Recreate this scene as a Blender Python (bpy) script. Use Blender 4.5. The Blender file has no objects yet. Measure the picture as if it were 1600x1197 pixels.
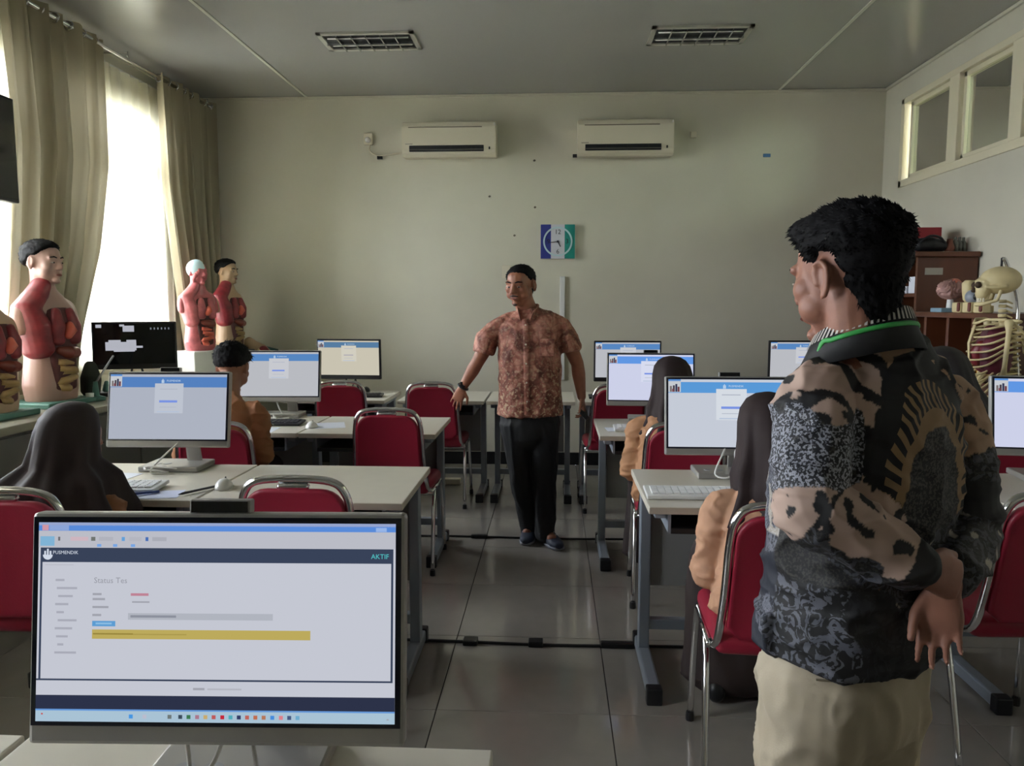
import bpy, bmesh, math, random
from mathutils import Vector as V, Matrix as M, noise
random.seed(7)
sc = bpy.context.scene
COL = sc.collection
PI = math.pi
# ------------------------------------------------------------------ camera
HC, YAW, PITCH, FPX = 1.40, math.radians(3.1), math.radians(5.85), 1200.0
cd = bpy.data.cameras.new('camera'); cam = bpy.data.objects.new('camera', cd); COL.objects.link(cam)
cam.location = (0, 0, HC); cam.rotation_euler = (PI/2 - PITCH, 0, YAW)
cd.sensor_width = 36; cd.lens = 36*FPX/1600; cd.clip_start = .05; sc.camera = cam
# ------------------------------------------------------------------ daylight
W = bpy.data.worlds.new('overcast_sky'); sc.world = W; W.use_nodes = True
_b = W.node_tree.nodes['Background']; _b.inputs[0].default_value = (.86, .885, 1.0, 1); _b.inputs[1].default_value = 46.0
sc.view_settings.view_transform = 'Standard'; sc.view_settings.look = 'None'
sc.view_settings.gamma = 1.0; sc.view_settings.use_curve_mapping = False; sc.view_settings.exposure = 0.0
XL, XR, YB, YF, ZC = -3.10, 2.71, 6.65, -2.45, 3.155      # room shell
WINDOWS = [(4.62, 5.95), (2.60, 4.36), (0.2, 1.7)]; WZ0, WZ1 = 1.0, 2.86
for y0, y1 in WINDOWS:                                  # sky portals in the window openings (sampling guides only)
    ld = bpy.data.lights.new('window_portal', 'AREA'); ld.shape = 'RECTANGLE'; ld.size = WZ1-WZ0; ld.size_y = y1-y0
    ld.cycles.is_portal = True
    lo = bpy.data.objects.new('window_portal', ld); COL.objects.link(lo)
    lo.location = (XL-.26, (y0+y1)/2, (WZ0+WZ1)/2); lo.rotation_euler = (0, -PI/2, 0)
# pixel -> place helpers (1600 x 1197 frame)
_fw = V((-math.sin(YAW)*math.cos(PITCH), math.cos(YAW)*math.cos(PITCH), -math.sin(PITCH)))
_rt = V((math.cos(YAW), math.sin(YAW), 0)); _up = _rt.cross(_fw)
def ray(x, y): return _rt*((x-800)/FPX) - _up*((y-598.5)/FPX) + _fw
def atY(x, y, Y): r = ray(x, y); return V((0, 0, HC)) + r*(Y/r.y)
def atZ(x, y, Z): r = ray(x, y); return V((0, 0, HC)) + r*((Z-HC)/r.z)
def atX(x, y, X): r = ray(x, y); return V((0, 0, HC)) + r*(X/r.x)
# ------------------------------------------------------------------ materials
MATS = {}
def lin(c): return tuple((v/12.92 if v <= .04045 else ((v+.055)/1.055)**2.4) for v in c)
def rgb(r, g, b): return lin((r/255, g/255, b/255))
def mat(name, col, rough=.5, metal=0, spec=.5, bump=0, bscale=60, var=0, vscale=8, emit=0, coat=0, sheen=0, stretch=None):
    if name in MATS: return MATS[name]
    m = bpy.data.materials.new(name); m.use_nodes = True; MATS[name] = m
    nt = m.node_tree; b = nt.nodes['Principled BSDF']
    b.inputs['Base Color'].default_value = (*col, 1); b.inputs['Roughness'].default_value = rough
    b.inputs['Metallic'].default_value = metal; b.inputs['Specular IOR Level'].default_value = spec
    b.inputs['Coat Weight'].default_value = coat
    if sheen: b.inputs['Sheen Weight'].default_value = sheen
    if emit: b.inputs['Emission Color'].default_value = (*col, 1); b.inputs['Emission Strength'].default_value = emit
    if bump or var:
        tc = nt.nodes.new('ShaderNodeTexCoord'); src = tc.outputs['Object']
        if stretch:
            mp = nt.nodes.new('ShaderNodeMapping'); mp.inputs['Scale'].default_value = stretch
            nt.links.new(src, mp.inputs[0]); src = mp.outputs[0]
        if var:
            n = nt.nodes.new('ShaderNodeTexNoise'); n.inputs['Scale'].default_value = vscale; n.inputs['Detail'].default_value = 4
            nt.links.new(src, n.inputs[0])
            r = nt.nodes.new('ShaderNodeValToRGB'); r.color_ramp.elements[0].position = .3; r.color_ramp.elements[1].position = .7
            r.color_ramp.elements[0].color = (*[max(0, c*(1-var)) for c in col], 1); r.color_ramp.elements[1].color = (*[min(1, c*(1+var)) for c in col], 1)
            nt.links.new(n.outputs[0], r.inputs[0]); nt.links.new(r.outputs[0], b.inputs['Base Color'])
        if bump:
            n = nt.nodes.new('ShaderNodeTexNoise'); n.inputs['Scale'].default_value = bscale; n.inputs['Detail'].default_value = 3
            nt.links.new(src, n.inputs[0])
            bp = nt.nodes.new('ShaderNodeBump'); bp.inputs['Strength'].default_value = bump; bp.inputs['Distance'].default_value = .004
            nt.links.new(n.outputs[0], bp.inputs['Height']); nt.links.new(bp.outputs[0], b.inputs['Normal'])
    return m
def glow(name, col, s=1.0):
    if name in MATS: return MATS[name]
    m = bpy.data.materials.new(name); m.use_nodes = True; MATS[name] = m; nt = m.node_tree
    for n in list(nt.nodes):
        if n.type == 'BSDF_PRINCIPLED': nt.nodes.remove(n)
    e = nt.nodes.new('ShaderNodeEmission'); e.inputs[0].default_value = (*col, 1); e.inputs[1].default_value = s
    nt.links.new(e.outputs[0], nt.nodes['Material Output'].inputs[0]); return m
def cloth_thin(name, col, transp, transl, fac_noise=0):
    """thin woven fabric: part open weave (transparent), part translucent, part diffuse"""
    m = bpy.data.materials.new(name); m.use_nodes = True; MATS[name] = m; nt = m.node_tree
    for n in list(nt.nodes):
        if n.type == 'BSDF_PRINCIPLED': nt.nodes.remove(n)
    d = nt.nodes.new('ShaderNodeBsdfDiffuse'); t = nt.nodes.new('ShaderNodeBsdfTranslucent'); p = nt.nodes.new('ShaderNodeBsdfTransparent')
    d.inputs[0].default_value = (*col, 1); t.inputs[0].default_value = (*col, 1)
    m1 = nt.nodes.new('ShaderNodeMixShader'); m1.inputs[0].default_value = transl
    nt.links.new(d.outputs[0], m1.inputs[1]); nt.links.new(t.outputs[0], m1.inputs[2])
    out = m1
    if transp:
        m2 = nt.nodes.new('ShaderNodeMixShader'); m2.inputs[0].default_value = transp
        nt.links.new(m1.outputs[0], m2.inputs[1]); nt.links.new(p.outputs[0], m2.inputs[2]); out = m2
    nt.links.new(out.outputs[0], nt.nodes['Material Output'].inputs[0]); return m
def pane_glass(name, tint, refl=.08):
    m = bpy.data.materials.new(name); m.use_nodes = True; MATS[name] = m; nt = m.node_tree
    for n in list(nt.nodes):
        if n.type == 'BSDF_PRINCIPLED': nt.nodes.remove(n)
    g = nt.nodes.new('ShaderNodeBsdfGlossy'); g.inputs['Roughness'].default_value = .02
    p = nt.nodes.new('ShaderNodeBsdfTransparent'); p.inputs[0].default_value = (*tint, 1)
    mx = nt.nodes.new('ShaderNodeMixShader'); f = nt.nodes.new('ShaderNodeFresnel'); f.inputs[0].default_value = 1.45
    nt.links.new(f.outputs[0], mx.inputs[0])
    nt.links.new(p.outputs[0], mx.inputs[1]); nt.links.new(g.outputs[0], mx.inputs[2])
    nt.links.new(mx.outputs[0], nt.nodes['Material Output'].inputs[0]); return m
# ------------------------------------------------------------------ mesh helpers
def obj(name, bm, m, parent=None, smooth=False, loc=None, rot=None):
    me = bpy.data.meshes.new(name)
    if isinstance(bm, bmesh.types.BMesh):
        bmesh.ops.recalc_face_normals(bm, faces=bm.faces[:]); bm.to_mesh(me); bm.free()
    else: me = bm
    if m is not None:
        for k in (m if isinstance(m, (list, tuple)) else [m]): me.materials.append(k)
    if smooth:
        for p in me.polygons: p.use_smooth = True
    o = bpy.data.objects.new(name, me); COL.objects.link(o)
    if parent is not None: o.parent = parent
    if loc is not None: o.location = loc
    if rot is not None: o.rotation_euler = rot
    return o
def thing(name, label, cat, loc=(0, 0, 0), rz=0, group=None):
    o = bpy.data.objects.new(name, None); COL.objects.link(o); o.empty_display_size = .1
    o.location = loc; o.rotation_euler = (0, 0, rz); o['label'] = label; o['category'] = cat
    if group: o['group'] = group
    return o
def tag(o, label, cat, group=None):
    o['label'] = label; o['category'] = cat
    if group: o['group'] = group
    return o
def struct(o): o['kind'] = 'structure'; return o
def dup(root, loc, rz, label, group=None):
    r = root.copy(); COL.objects.link(r); r.location = loc; r.rotation_euler = (0, 0, rz); r['label'] = label
    if group: r['group'] = group
    for ch in list(root.children):
        c = ch.copy(); COL.objects.link(c); c.parent = r
        for g in list(ch.children):
            d = g.copy(); COL.objects.link(d); d.parent = c
    return r
def B(): return bmesh.new()
def box(bm, c, s, bev=0, mx=None, mi=0, seg=2):
    """box with centre c and full size s"""
    r = bmesh.ops.create_cube(bm, size=1)
    vs = r['verts']
    for v in vs: v.co = V((v.co.x*s[0], v.co.y*s[1], v.co.z*s[2]))
    fs = list({f for v in vs for f in v.link_faces})
    if bev:
        es = list({e for v in vs for e in v.link_edges})
        rr = bmesh.ops.bevel(bm, geom=es, offset=bev, segments=seg, affect='EDGES', profile=.5)
        fs = [f for f in rr['faces']]; vs = list({v for f in fs for v in f.verts})
        # all verts of this island
        seen = set(vs); st = list(vs)
        while st:
            v = st.pop()
            for e in v.link_edges:
                w = e.other_vert(v)
                if w not in seen: seen.add(w); st.append(w)
        vs = list(seen); fs = list({f for v in vs for f in v.link_faces})
    for v in vs:
        v.co = v.co + V(c)
        if mx is not None: v.co = mx @ v.co
    for f in fs: f.material_index = mi
    return vs
def b2(bm, x0, x1, y0, y1, z0, z1, bev=0, mi=0): return box(bm, ((x0+x1)/2, (y0+y1)/2, (z0+z1)/2), (abs(x1-x0), abs(y1-y0), abs(z1-z0)), bev, None, mi)
def frames(pts, side=None):
    out = []; prev = None
    for i, p in enumerate(pts):
        a = pts[max(0, i-1)]; c = pts[min(len(pts)-1, i+1)]
        t = (c-a)
        t = t.normalized() if t.length > 1e-9 else V((0, 0, 1))
        if side is not None: s = V(side)
        elif prev is None: s = V((1, 0, 0)) if abs(t.x) < .9 else V((0, 1, 0))
        else: s = prev
        s = s - t*s.dot(t)
        if s.length < 1e-6: s = t.orthogonal()
        s.normalize(); prev = s
        out.append((p, s, t.cross(s).normalized(), t))
    return out
def limb(bm, spec, side=None, n=14, ex=2.0, cap=True, mi=0):
    """closed loft; spec = [(point, ra[, rb])...]; ra along side, rb across; rounded ends when cap"""
    pts = [V(s[0]) for s in spec]; ra = [s[1] for s in spec]; rb = [s[2] if len(s) > 2 else s[1] for s in spec]
    if cap:
        t0 = (pts[0]-pts[1]).normalized(); t1 = (pts[-1]-pts[-2]).normalized()
        m0 = min(ra[0], rb[0])*.55; m1 = min(ra[-1], rb[-1])*.55
        pts = [pts[0]+t0*m0] + pts + [pts[-1]+t1*m1]
        ra = [ra[0]*.6]+ra+[ra[-1]*.6]; rb = [rb[0]*.6]+rb+[rb[-1]*.6]
    rings = []
    for (p, s, u, t), a, b in zip(frames(pts, side), ra, rb):
        ring = []
        for k in range(n):
            th = 2*PI*k/n; c, q = math.cos(th), math.sin(th)
            cx = math.copysign(abs(c)**(2/ex), c); cy = math.copysign(abs(q)**(2/ex), q)
            ring.append(bm.verts.new(p + s*(a*cx) + u*(b*cy)))
        rings.append(ring)
    for A, Bq in zip(rings, rings[1:]):
        for k in range(n): bm.faces.new((A[k], A[(k+1) % n], Bq[(k+1) % n], Bq[k])).material_index = mi
    bm.faces.new(list(reversed(rings[0]))).material_index = mi; bm.faces.new(rings[-1]).material_index = mi
def smooth_path(pts, sub=6, closed=False):
    pts = [V(p) for p in pts]; out = []; n = len(pts)
    for i in range(n if closed else n-1):
        if closed: p0, p1, p2, p3 = pts[(i-1) % n], pts[i], pts[(i+1) % n], pts[(i+2) % n]
        else: p0, p1, p2, p3 = pts[max(0, i-1)], pts[i], pts[i+1], pts[min(n-1, i+2)]
        for k in range(sub):
            t = k/sub
            out.append(.5*((2*p1)+(p2-p0)*t+(2*p0-5*p1+4*p2-p3)*t*t+(3*p1-p0-3*p2+p3)*t**3))
    if not closed: out.append(pts[-1])
    return out
def tube(bm, pts, r, n=8, smooth=0, mi=0):
    pts = smooth_path(pts, smooth) if smooth else [V(p) for p in pts]
    limb(bm, [(p, r) for p in pts], n=n, cap=False, mi=mi)
def ell(bm, c, r, rot=None, sub=3, mi=0):
    rr = bmesh.ops.create_icosphere(bm, subdivisions=sub, radius=1)
    mx = rot.to_3x3() if rot is not None else M.Identity(3)
    for v in rr['verts']: v.co = V(c) + mx @ V((v.co.x*r[0], v.co.y*r[1], v.co.z*r[2]))
    for f in {f for v in rr['verts'] for f in v.link_faces}: f.material_index = mi
    return rr['verts']
def lathe(bm, prof, c=(0, 0, 0), n=20, axis='Z', mi=0):
    rings = []
    for r, z in prof:
        ring = []
        for k in range(n):
            a = 2*PI*k/n; p = V((r*math.cos(a), r*math.sin(a), z))
            if axis == 'Y': p = V((p.x, p.z, p.y))
            if axis == 'X': p = V((p.z, p.x, p.y))
            ring.append(bm.verts.new(p+V(c)))
        rings.append(ring)
    for A, Bq in zip(rings, rings[1:]):
        for k in range(n): bm.faces.new((A[k], A[(k+1) % n], Bq[(k+1) % n], Bq[k])).material_index = mi
    bm.faces.new(list(reversed(rings[0]))).material_index = mi; bm.faces.new(rings[-1]).material_index = mi
def quad(bm, pts, mi=0):
    f = bm.faces.new([bm.verts.new(V(p)) for p in pts]); f.material_index = mi; return f
def prism(bm, poly, y0, y1, mi=0, plane='XZ'):
    """extrude a polygon (u,v) between y0 and y1"""
    def P(u, v, w): return V((u, w, v)) if plane == 'XZ' else (V((u, v, w)) if plane == 'XY' else V((w, u, v)))
    a = [bm.verts.new(P(u, v, y0)) for u, v in poly]; b = [bm.verts.new(P(u, v, y1)) for u, v in poly]
    n = len(poly)
    fs = [bm.faces.new(a), bm.faces.new(list(reversed(b)))]
    for i in range(n): fs.append(bm.faces.new((a[i], b[i], b[(i+1) % n], a[(i+1) % n])))
    for f in fs: f.material_index = mi
def remesh(bm, voxel, iters=4, fac=.5):
    """fuse overlapping closed shells into one continuous skin"""
    bmesh.ops.recalc_face_normals(bm, faces=bm.faces[:])
    me = bpy.data.meshes.new('tmp'); bm.to_mesh(me); bm.free()
    o = bpy.data.objects.new('tmp', me); COL.objects.link(o)
    r = o.modifiers.new('r', 'REMESH'); r.mode = 'VOXEL'; r.voxel_size = voxel
    if iters:
        s = o.modifiers.new('s', 'SMOOTH'); s.factor = fac; s.iterations = iters
    dg = bpy.context.evaluated_depsgraph_get(); dg.update()
    out = bpy.data.meshes.new_from_object(o.evaluated_get(dg))
    bpy.data.objects.remove(o); bpy.data.meshes.remove(me)
    for p in out.polygons: p.use_smooth = True
    return out
def displace(me, fn):
    ns = [v.normal.copy() for v in me.vertices]
    for v, n in zip(me.vertices, ns): v.co = v.co + n*fn(v.co, n)
    me.update(); return me
def text_mesh(s, size, ax='CENTER', extrude=0):
    c = bpy.data.curves.new('t', 'FONT'); c.body = s; c.size = size; c.align_x = ax; c.align_y = 'CENTER'; c.extrude = extrude; c.resolution_u = 2
    o = bpy.data.objects.new('t', c); COL.objects.link(o)
    dg = bpy.context.evaluated_depsgraph_get(); dg.update()
    me = bpy.data.meshes.new_from_object(o.evaluated_get(dg)); bpy.data.objects.remove(o); return me
def add_text(bm, s, size, place, mi, ax='CENTER'):
    """place(u,v)->point"""
    me = text_mesh(s, size, ax); vs = [bm.verts.new(place(v.co.x, v.co.y)) for v in me.vertices]
    for p in me.polygons:
        try: bm.faces.new([vs[i] for i in p.vertices]).material_index = mi
        except ValueError: pass
    bpy.data.meshes.remove(me)
# ------------------------------------------------------------------ palette
def wall_paint(name, col):
    return mat(name, col, .75, spec=.25, bump=.15, bscale=120, var=.05, vscale=1.6)
m_wall = wall_paint('cream wall paint', rgb(206, 202, 186))
m_ceil = mat('glossy ceiling panel', rgb(162, 161, 160), .2, spec=.5, var=.02, vscale=.8)
m_strip = mat('ceiling joint strip', rgb(200, 199, 190), .4)
m_tile = mat('polished grey floor tile', rgb(142, 137, 130), .09, spec=.5, var=.07, vscale=5)
m_grout = mat('dark grout', rgb(58, 55, 52), .8)
m_frame = mat('cream window timber', rgb(222, 214, 188), .45)
m_black = mat('black plastic', rgb(22, 23, 26), .4)
m_white = mat('white plastic', rgb(225, 225, 222), .35)
m_cream = mat('aged cream plastic', rgb(214, 206, 186), .4)
m_chrome = mat('chrome tube', (.78, .78, .8), .12, metal=1)
m_red = mat('red vinyl upholstery', rgb(150, 30, 54), .42, spec=.45, bump=.12, bscale=180)
m_desk = mat('pale desk laminate', rgb(206, 200, 186), .35, spec=.5, var=.02, vscale=20)
m_dedge = mat('desk edge band', rgb(178, 170, 156), .5)
m_leg = mat('grey powder coated steel', rgb(138, 146, 156), .38, metal=.2)
m_panel = mat('grey modesty panel', rgb(150, 150, 148), .5)
m_silver = mat('silver monitor shell', rgb(164, 162, 158), .35, metal=.35)
m_glassblk = mat('dark glass', rgb(10, 13, 20), .08, spec=.6)
m_cable = mat('white cable', rgb(214, 212, 208), .5)
m_bcable = mat('black cable', rgb(20, 20, 21), .55)
m_wood = mat('reddish brown cabinet wood', rgb(92, 50, 30), .38, var=.25, vscale=6, stretch=(1, 1, .08), coat=.2)
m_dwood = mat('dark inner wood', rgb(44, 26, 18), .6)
m_paper = mat('white paper', rgb(226, 230, 240), .7)
# ------------------------------------------------------------------ the room
bm = B(); b2(bm, XL-.25, XR+.25, YF-.2, YB+.25, -.12, -.012); floor = struct(obj('floor', bm, m_grout))
gx = [.2+.6*k for k in range(-7, 7)]; gy = [2.52+.6*k for k in range(-10, 9)]
bm = B(); box(bm, (0, 0, 0), (.597, .597, .012), .0012, seg=1); t0 = None
def tile_at(x0, x1, y0, y1):
    global t0
    if t0 is None:
        t0 = obj('tile', bm, m_tile, floor); o = t0
    else: o = t0.copy(); COL.objects.link(o)
    o.location = ((x0+x1)/2, (y0+y1)/2, -.006); o.scale = ((x1-x0-.003)/.597, (y1-y0-.003)/.597, 1)
xs = [XL]+[x for x in gx if XL+.02 < x < XR-.02]+[XR]; ys = [YF]+[y for y in gy if YF+.02 < y < YB-.02]+[YB]
for x0, x1 in zip(xs, xs[1:]):
    for y0, y1 in zip(ys, ys[1:]): tile_at(x0, x1, y0, y1)
bm = B(); b2(bm, XL-.25, XR+.25, YF-.2, YB+.25, ZC, ZC+.12); ceiling = struct(obj('ceiling', bm, m_ceil))
for x in (-2.11, 1.84):
    bm = B(); b2(bm, x-.012, x+.012, YF, YB-.02, ZC-.005, ZC+.001, .002); obj('joint_strip', bm, m_strip, ceiling)
bm = B(); b2(bm, XL-.25, XR+.25, YB, YB+.2, 0, ZC); wall_back = struct(obj('wall_back', bm, m_wall))
bm = B(); b2(bm, XL-.25, XR+.25, YF-.2, YF, 0, ZC); struct(obj('wall_front', bm, m_wall))
# left wall with window openings
bm = B(); cuts = sorted(WINDOWS); xa, xb = XL-.22, XL
b2(bm, xa, xb, YF, YB, 0, WZ0); b2(bm, xa, xb, YF, YB, WZ1, ZC)
edges = [YF]+[v for w in cuts for v in w]+[YB]
for y0, y1 in zip(edges[0::2], edges[1::2]): b2(bm, xa, xb, y0, y1, WZ0, WZ1)
struct(obj('wall_left', bm, m_wall))
# right wall with a clerestory opening
CY0, CY1, CZ0, CZ1 = 2.6, 6.33, 2.31, 2.985
bm = B(); xa, xb = XR, XR+.16
b2(bm, xa, xb, YF, YB, 0, CZ0); b2(bm, xa, xb, YF, YB, CZ1, ZC); b2(bm, xa, xb, CY1, YB, CZ0, CZ1); b2(bm, xa, xb, YF, CY0, CZ0, CZ1)
struct(obj('wall_right', bm, m_wall))
# skirting and cornices
m_skirt = mat('black skirting tile', rgb(24, 24, 26), .3)
bm = B(); b2(bm, XL, XR, YB-.012, YB, .0, .11, .002); struct(obj('baseboard_back', bm, m_skirt))
bm = B(); b2(bm, XR-.012, XR, YF, YB-.012, .0, .11, .002); struct(obj('baseboard_right', bm, m_skirt))
m_corn = mat('cornice white', rgb(206, 202, 186), .5)
bm = B(); b2(bm, XL, XR, YB-.02, YB, ZC-.022, ZC, .004); struct(obj('trim_1', bm, m_corn))
bm = B(); b2(bm, XR-.02, XR, YF, YB-.02, ZC-.022, ZC, .004); struct(obj('trim_2', bm, m_corn))
bm = B(); b2(bm, XL, XL+.02, YF, YB-.02, ZC-.022, ZC, .004); struct(obj('trim_3', bm, m_corn))
# corridor beyond the clerestory
m_corr = mat('corridor wall paint', rgb(168, 172, 140), .8)
bm = B(); b2(bm, XR+2.2, XR+2.3, 1.0, 9, 0, 2.75); b2(bm, XR+.16, XR+2.3, 1.0, 9, 3.3, 3.4); b2(bm, XR+.16, XR+2.3, 1.0, 9, -.1, 0); b2(bm, XR+.16, XR+2.3, 8.9, 9, 0, 3.3)  # outer wall stops below the ceiling, a gap added to let sky light in
b2(bm, XR+1.9, XR+2.2, 5.2, 5.6, 0, 3.3)
struct(obj('wall_corridor', bm, m_corr))
# outdoor ground seen from the windows
bm = B(); b2(bm, -40, XL-.3, -30, 40, -.4, -.3); struct(obj('ground', bm, mat('pale outdoor paving', rgb(170, 170, 160), .9)))
# windows
m_pane = pane_glass('clear window glass', (.96, .98, .97)); m_pane2 = pane_glass('greenish window glass', (.62, .68, .58))
def bar(name, parent, x0, x1, y0, y1, z0, z1, m=m_frame): bm = B(); b2(bm, x0, x1, y0, y1, z0, z1, .004); return obj(name, bm, m, parent)
for i, (y0, y1) in enumerate(WINDOWS):
    bm = B(); x0, x1 = XL-.16, XL-.08
    b2(bm, x0, x1, y0, y0+.06, WZ0, WZ1, .004); b2(bm, x0, x1, y1-.06, y1, WZ0, WZ1, .004)
    b2(bm, x0, x1, y0, y1, WZ0, WZ0+.06, .004); b2(bm, x0, x1, y0, y1, WZ1-.06, WZ1, .004)
    w = struct(obj('window_%d' % (i+1), bm, m_frame)); bar('transom', w, x0, x1, y0+.06, y1-.06, 2.40, 2.48)
    ym = (y0+y1)/2; bar('mullion', w, x0, x1, ym-.03, ym+.03, WZ0+.06, WZ1-.06)
    for a, b in ((y0+.06, ym-.03), (ym+.03, y1-.06)):
        for c, d in ((WZ0+.06, 2.40), (2.48, WZ1-.06)): bar('pane', w, XL-.123, XL-.118, a, b, c, d, m_pane)
    bar('window_sill', w, XL-.08, XL+.03, y0-.03, y1+.03, WZ0-.03, WZ0)
# clerestory on the right wall
bm = B(); x0, x1 = XR-.012, XR+.13
b2(bm, x0, x1, CY1-.05, CY1, CZ0, CZ1, .004); b2(bm, x0, x1, CY0, CY0+.05, CZ0, CZ1, .004)
b2(bm, x0, x1, CY0, CY1, CZ0, CZ0+.055, .004); b2(bm, x0, x1, CY0, CY1, CZ1-.045, CZ1, .004)
w = struct(obj('window_4', bm, m_frame))
ybars = [CY1-.03, 5.53, 4.80, 4.07, 3.34, CY0+.03]
for y in ybars[1:-1]: bar('mullion', w, x0, x1, y-.065, y+.065, CZ0+.055, CZ1-.045)
for a, b in zip(ybars, ybars[1:]):
    ya, yb = b+.065, a-.065
    sb = B()
    xs0, xs1 = XR+.02, XR+.07
    b2(sb, xs0, xs1, ya, ya+.035, CZ0+.055, CZ1-.045, .003); b2(sb, xs0, xs1, yb-.035, yb, CZ0+.055, CZ1-.045, .003)
    b2(sb, xs0, xs1, ya, yb, CZ0+.055, CZ0+.09, .003); b2(sb, xs0, xs1, ya, yb, CZ1-.08, CZ1-.045, .003)
    obj('sash', sb, m_frame, w); bar('pane', w, XR+.043, XR+.047, ya+.035, yb-.035, CZ0+.09, CZ1-.08, m_pane2)
# ------------------------------------------------------------------ curtains
m_curt = cloth_thin('khaki curtain cloth', rgb(160, 151, 130), 0, .13)
m_sheer = cloth_thin('cream sheer voile', rgb(238, 234, 214), .45, .6)
def drape(name, label, X, prof, folds, amp, m, ph=0, nz=40, header=None):
    """pleated hanging cloth; prof = [(z, y_start, y_end)] from top to bottom"""
    bm = B(); ns = folds*10; rows = []
    z0, z1 = prof[0][0], prof[-1][0]
    for j in range(nz+1):
        z = z0+(z1-z0)*j/nz
        for (za, a0, a1), (zb, c0, c1) in zip(prof, prof[1:]):
            if za >= z >= zb-1e-6: t = (za-z)/(za-zb); y0, y1 = a0+(c0-a0)*t, a1+(c1-a1)*t; break
        row = []
        for i in range(ns+1):
            s = i/ns; w = 2*PI*(folds*s)+ph
            f = math.sin(w)+.25*math.sin(2.3*w+j*.06)+.3*math.sin(.5*w+1+j*.05)
            y = y0+(y1-y0)*s+.012*math.sin(w*2+j*.12)*(amp/.05)
            row.append(bm.verts.new((X+amp*f*(.75+.25*j/nz), y, z+.006*math.cos(w))))
        rows.append(row)
    for A, C in zip(rows, rows[1:]):
        for i in range(ns): bm.faces.new((A[i], A[i+1], C[i+1], C[i]))
    o = obj(name, bm, m, smooth=True); tag(o, label, 'curtain'); return o
def rod(y0, y1, label, X=-2.93, rings=()):
    r = thing('curtain_rod', label, 'curtain rod', (X, y0, 3.07))
    bm = B(); tube(bm, [(0, 0, 0), (0, y1-y0, 0)], .014, 10); obj('pole', bm, m_chrome, r, True)
    for y in (0, y1-y0):
        bm = B(); ell(bm, (0, y, 0), (.026, .03, .026)); obj('finial', bm, m_chrome, r, True)
    for y in (.05, (y1-y0)/2, y1-y0-.05):
        bm = B(); tube(bm, [(0, y, 0), (0, y, .05), (XL-X, y, .05)], .008, 6); obj('bracket', bm, m_chrome, r, True)
    for y in rings:
        bm = B(); tube(bm, smooth_path([(.028*math.cos(a), .006*math.sin(a*2), .028*math.sin(a)) for a in [k*PI/4 for k in range(9)]], 2), .0055, 6)
        obj('eyelet_ring', bm, m_chrome, r, True, loc=(0, y-y0, 0))
    return r
rod(4.04, 6.6, 'chrome curtain rod above the bright window by the back corner', rings=[4.15+.13*k for k in range(7)]+[5.74+.12*k for k in range(8)])
drape('curtain', 'wide khaki pleated curtain drawn back on the near side of the bright window', -2.93,
      [(3.10, 4.05, 5.03), (2.3, 4.09, 5.0), (1.75, 4.03, 4.86), (1.25, 3.97, 4.64), (.90, 3.95, 4.52)], 6, .045, m_curt)
drape('curtain', 'khaki pleated curtain hanging in the back left corner of the room', -2.93,
      [(3.10, 5.70, 6.60), (2.3, 5.76, 6.60), (1.6, 5.90, 6.60), (1.1, 6.0, 6.60), (.90, 6.03, 6.59)], 6, .045, m_curt, 1.2)
drape('sheer_curtain', 'sunlit cream sheer curtain between the two khaki curtains', -3.03, [(3.02, 4.45, 6.1), (.92, 4.4, 6.1)], 13, .018, m_sheer, .5)
bm = B(); b2(bm, -3.075, -3.05, 4.3, 6.5, 3.02, 3.045, .003); tag(obj('sheer_track', bm, m_white), 'slim white track carrying the sheer curtain at the ceiling', 'curtain track')
rod(1.9, 3.96, 'chrome curtain rod at the left edge of the photo', rings=())
drape('sheer_curtain', 'thin sheer curtain at the far left edge behind the dark wall screen', -3.03, [(3.02, 2.4, 4.42), (.92, 2.4, 4.38)], 13, .018, m_sheer, .2)
rod(-.1, 1.86, 'chrome curtain rod over the near window outside the photo')
drape('curtain', 'unseen khaki pleated curtain added to dim the near window left of the camera', -2.93, [(3.10, .05, .55), (.90, .05, .5)], 5, .045, m_curt, .4)  # this pair hangs out of view, added to cut daylight on the foreground
drape('curtain', 'unseen khaki pleated curtain added to dim the near window beside the long counter', -2.93, [(3.10, 1.35, 1.85), (.90, 1.4, 1.85)], 4, .045, m_curt, .9)
drape('sheer_curtain', 'unseen sheer curtain added to soften the near window', -3.03, [(3.02, .05, 1.85), (.92, .05, 1.85)], 13, .018, m_sheer, .3)  # out of view, added to weaken the daylight from this window
# wall screen at the left edge
t = thing('wall_screen', 'dark flat screen hung high at the far left edge', 'screen', (-2.80, 3.49, 2.19), .04)
bm = B(); box(bm, (0, 0, 0), (.05, .92, .53), .006); obj('casing', bm, m_black, t)
bm = B(); box(bm, (.026, 0, 0), (.004, .89, .50), .001); obj('screen_glass', bm, m_glassblk, t)
bm = B(); box(bm, (-.15, 0, 0), (.26, .08, .2), .004); obj('bracket', bm, m_black, t)
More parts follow.
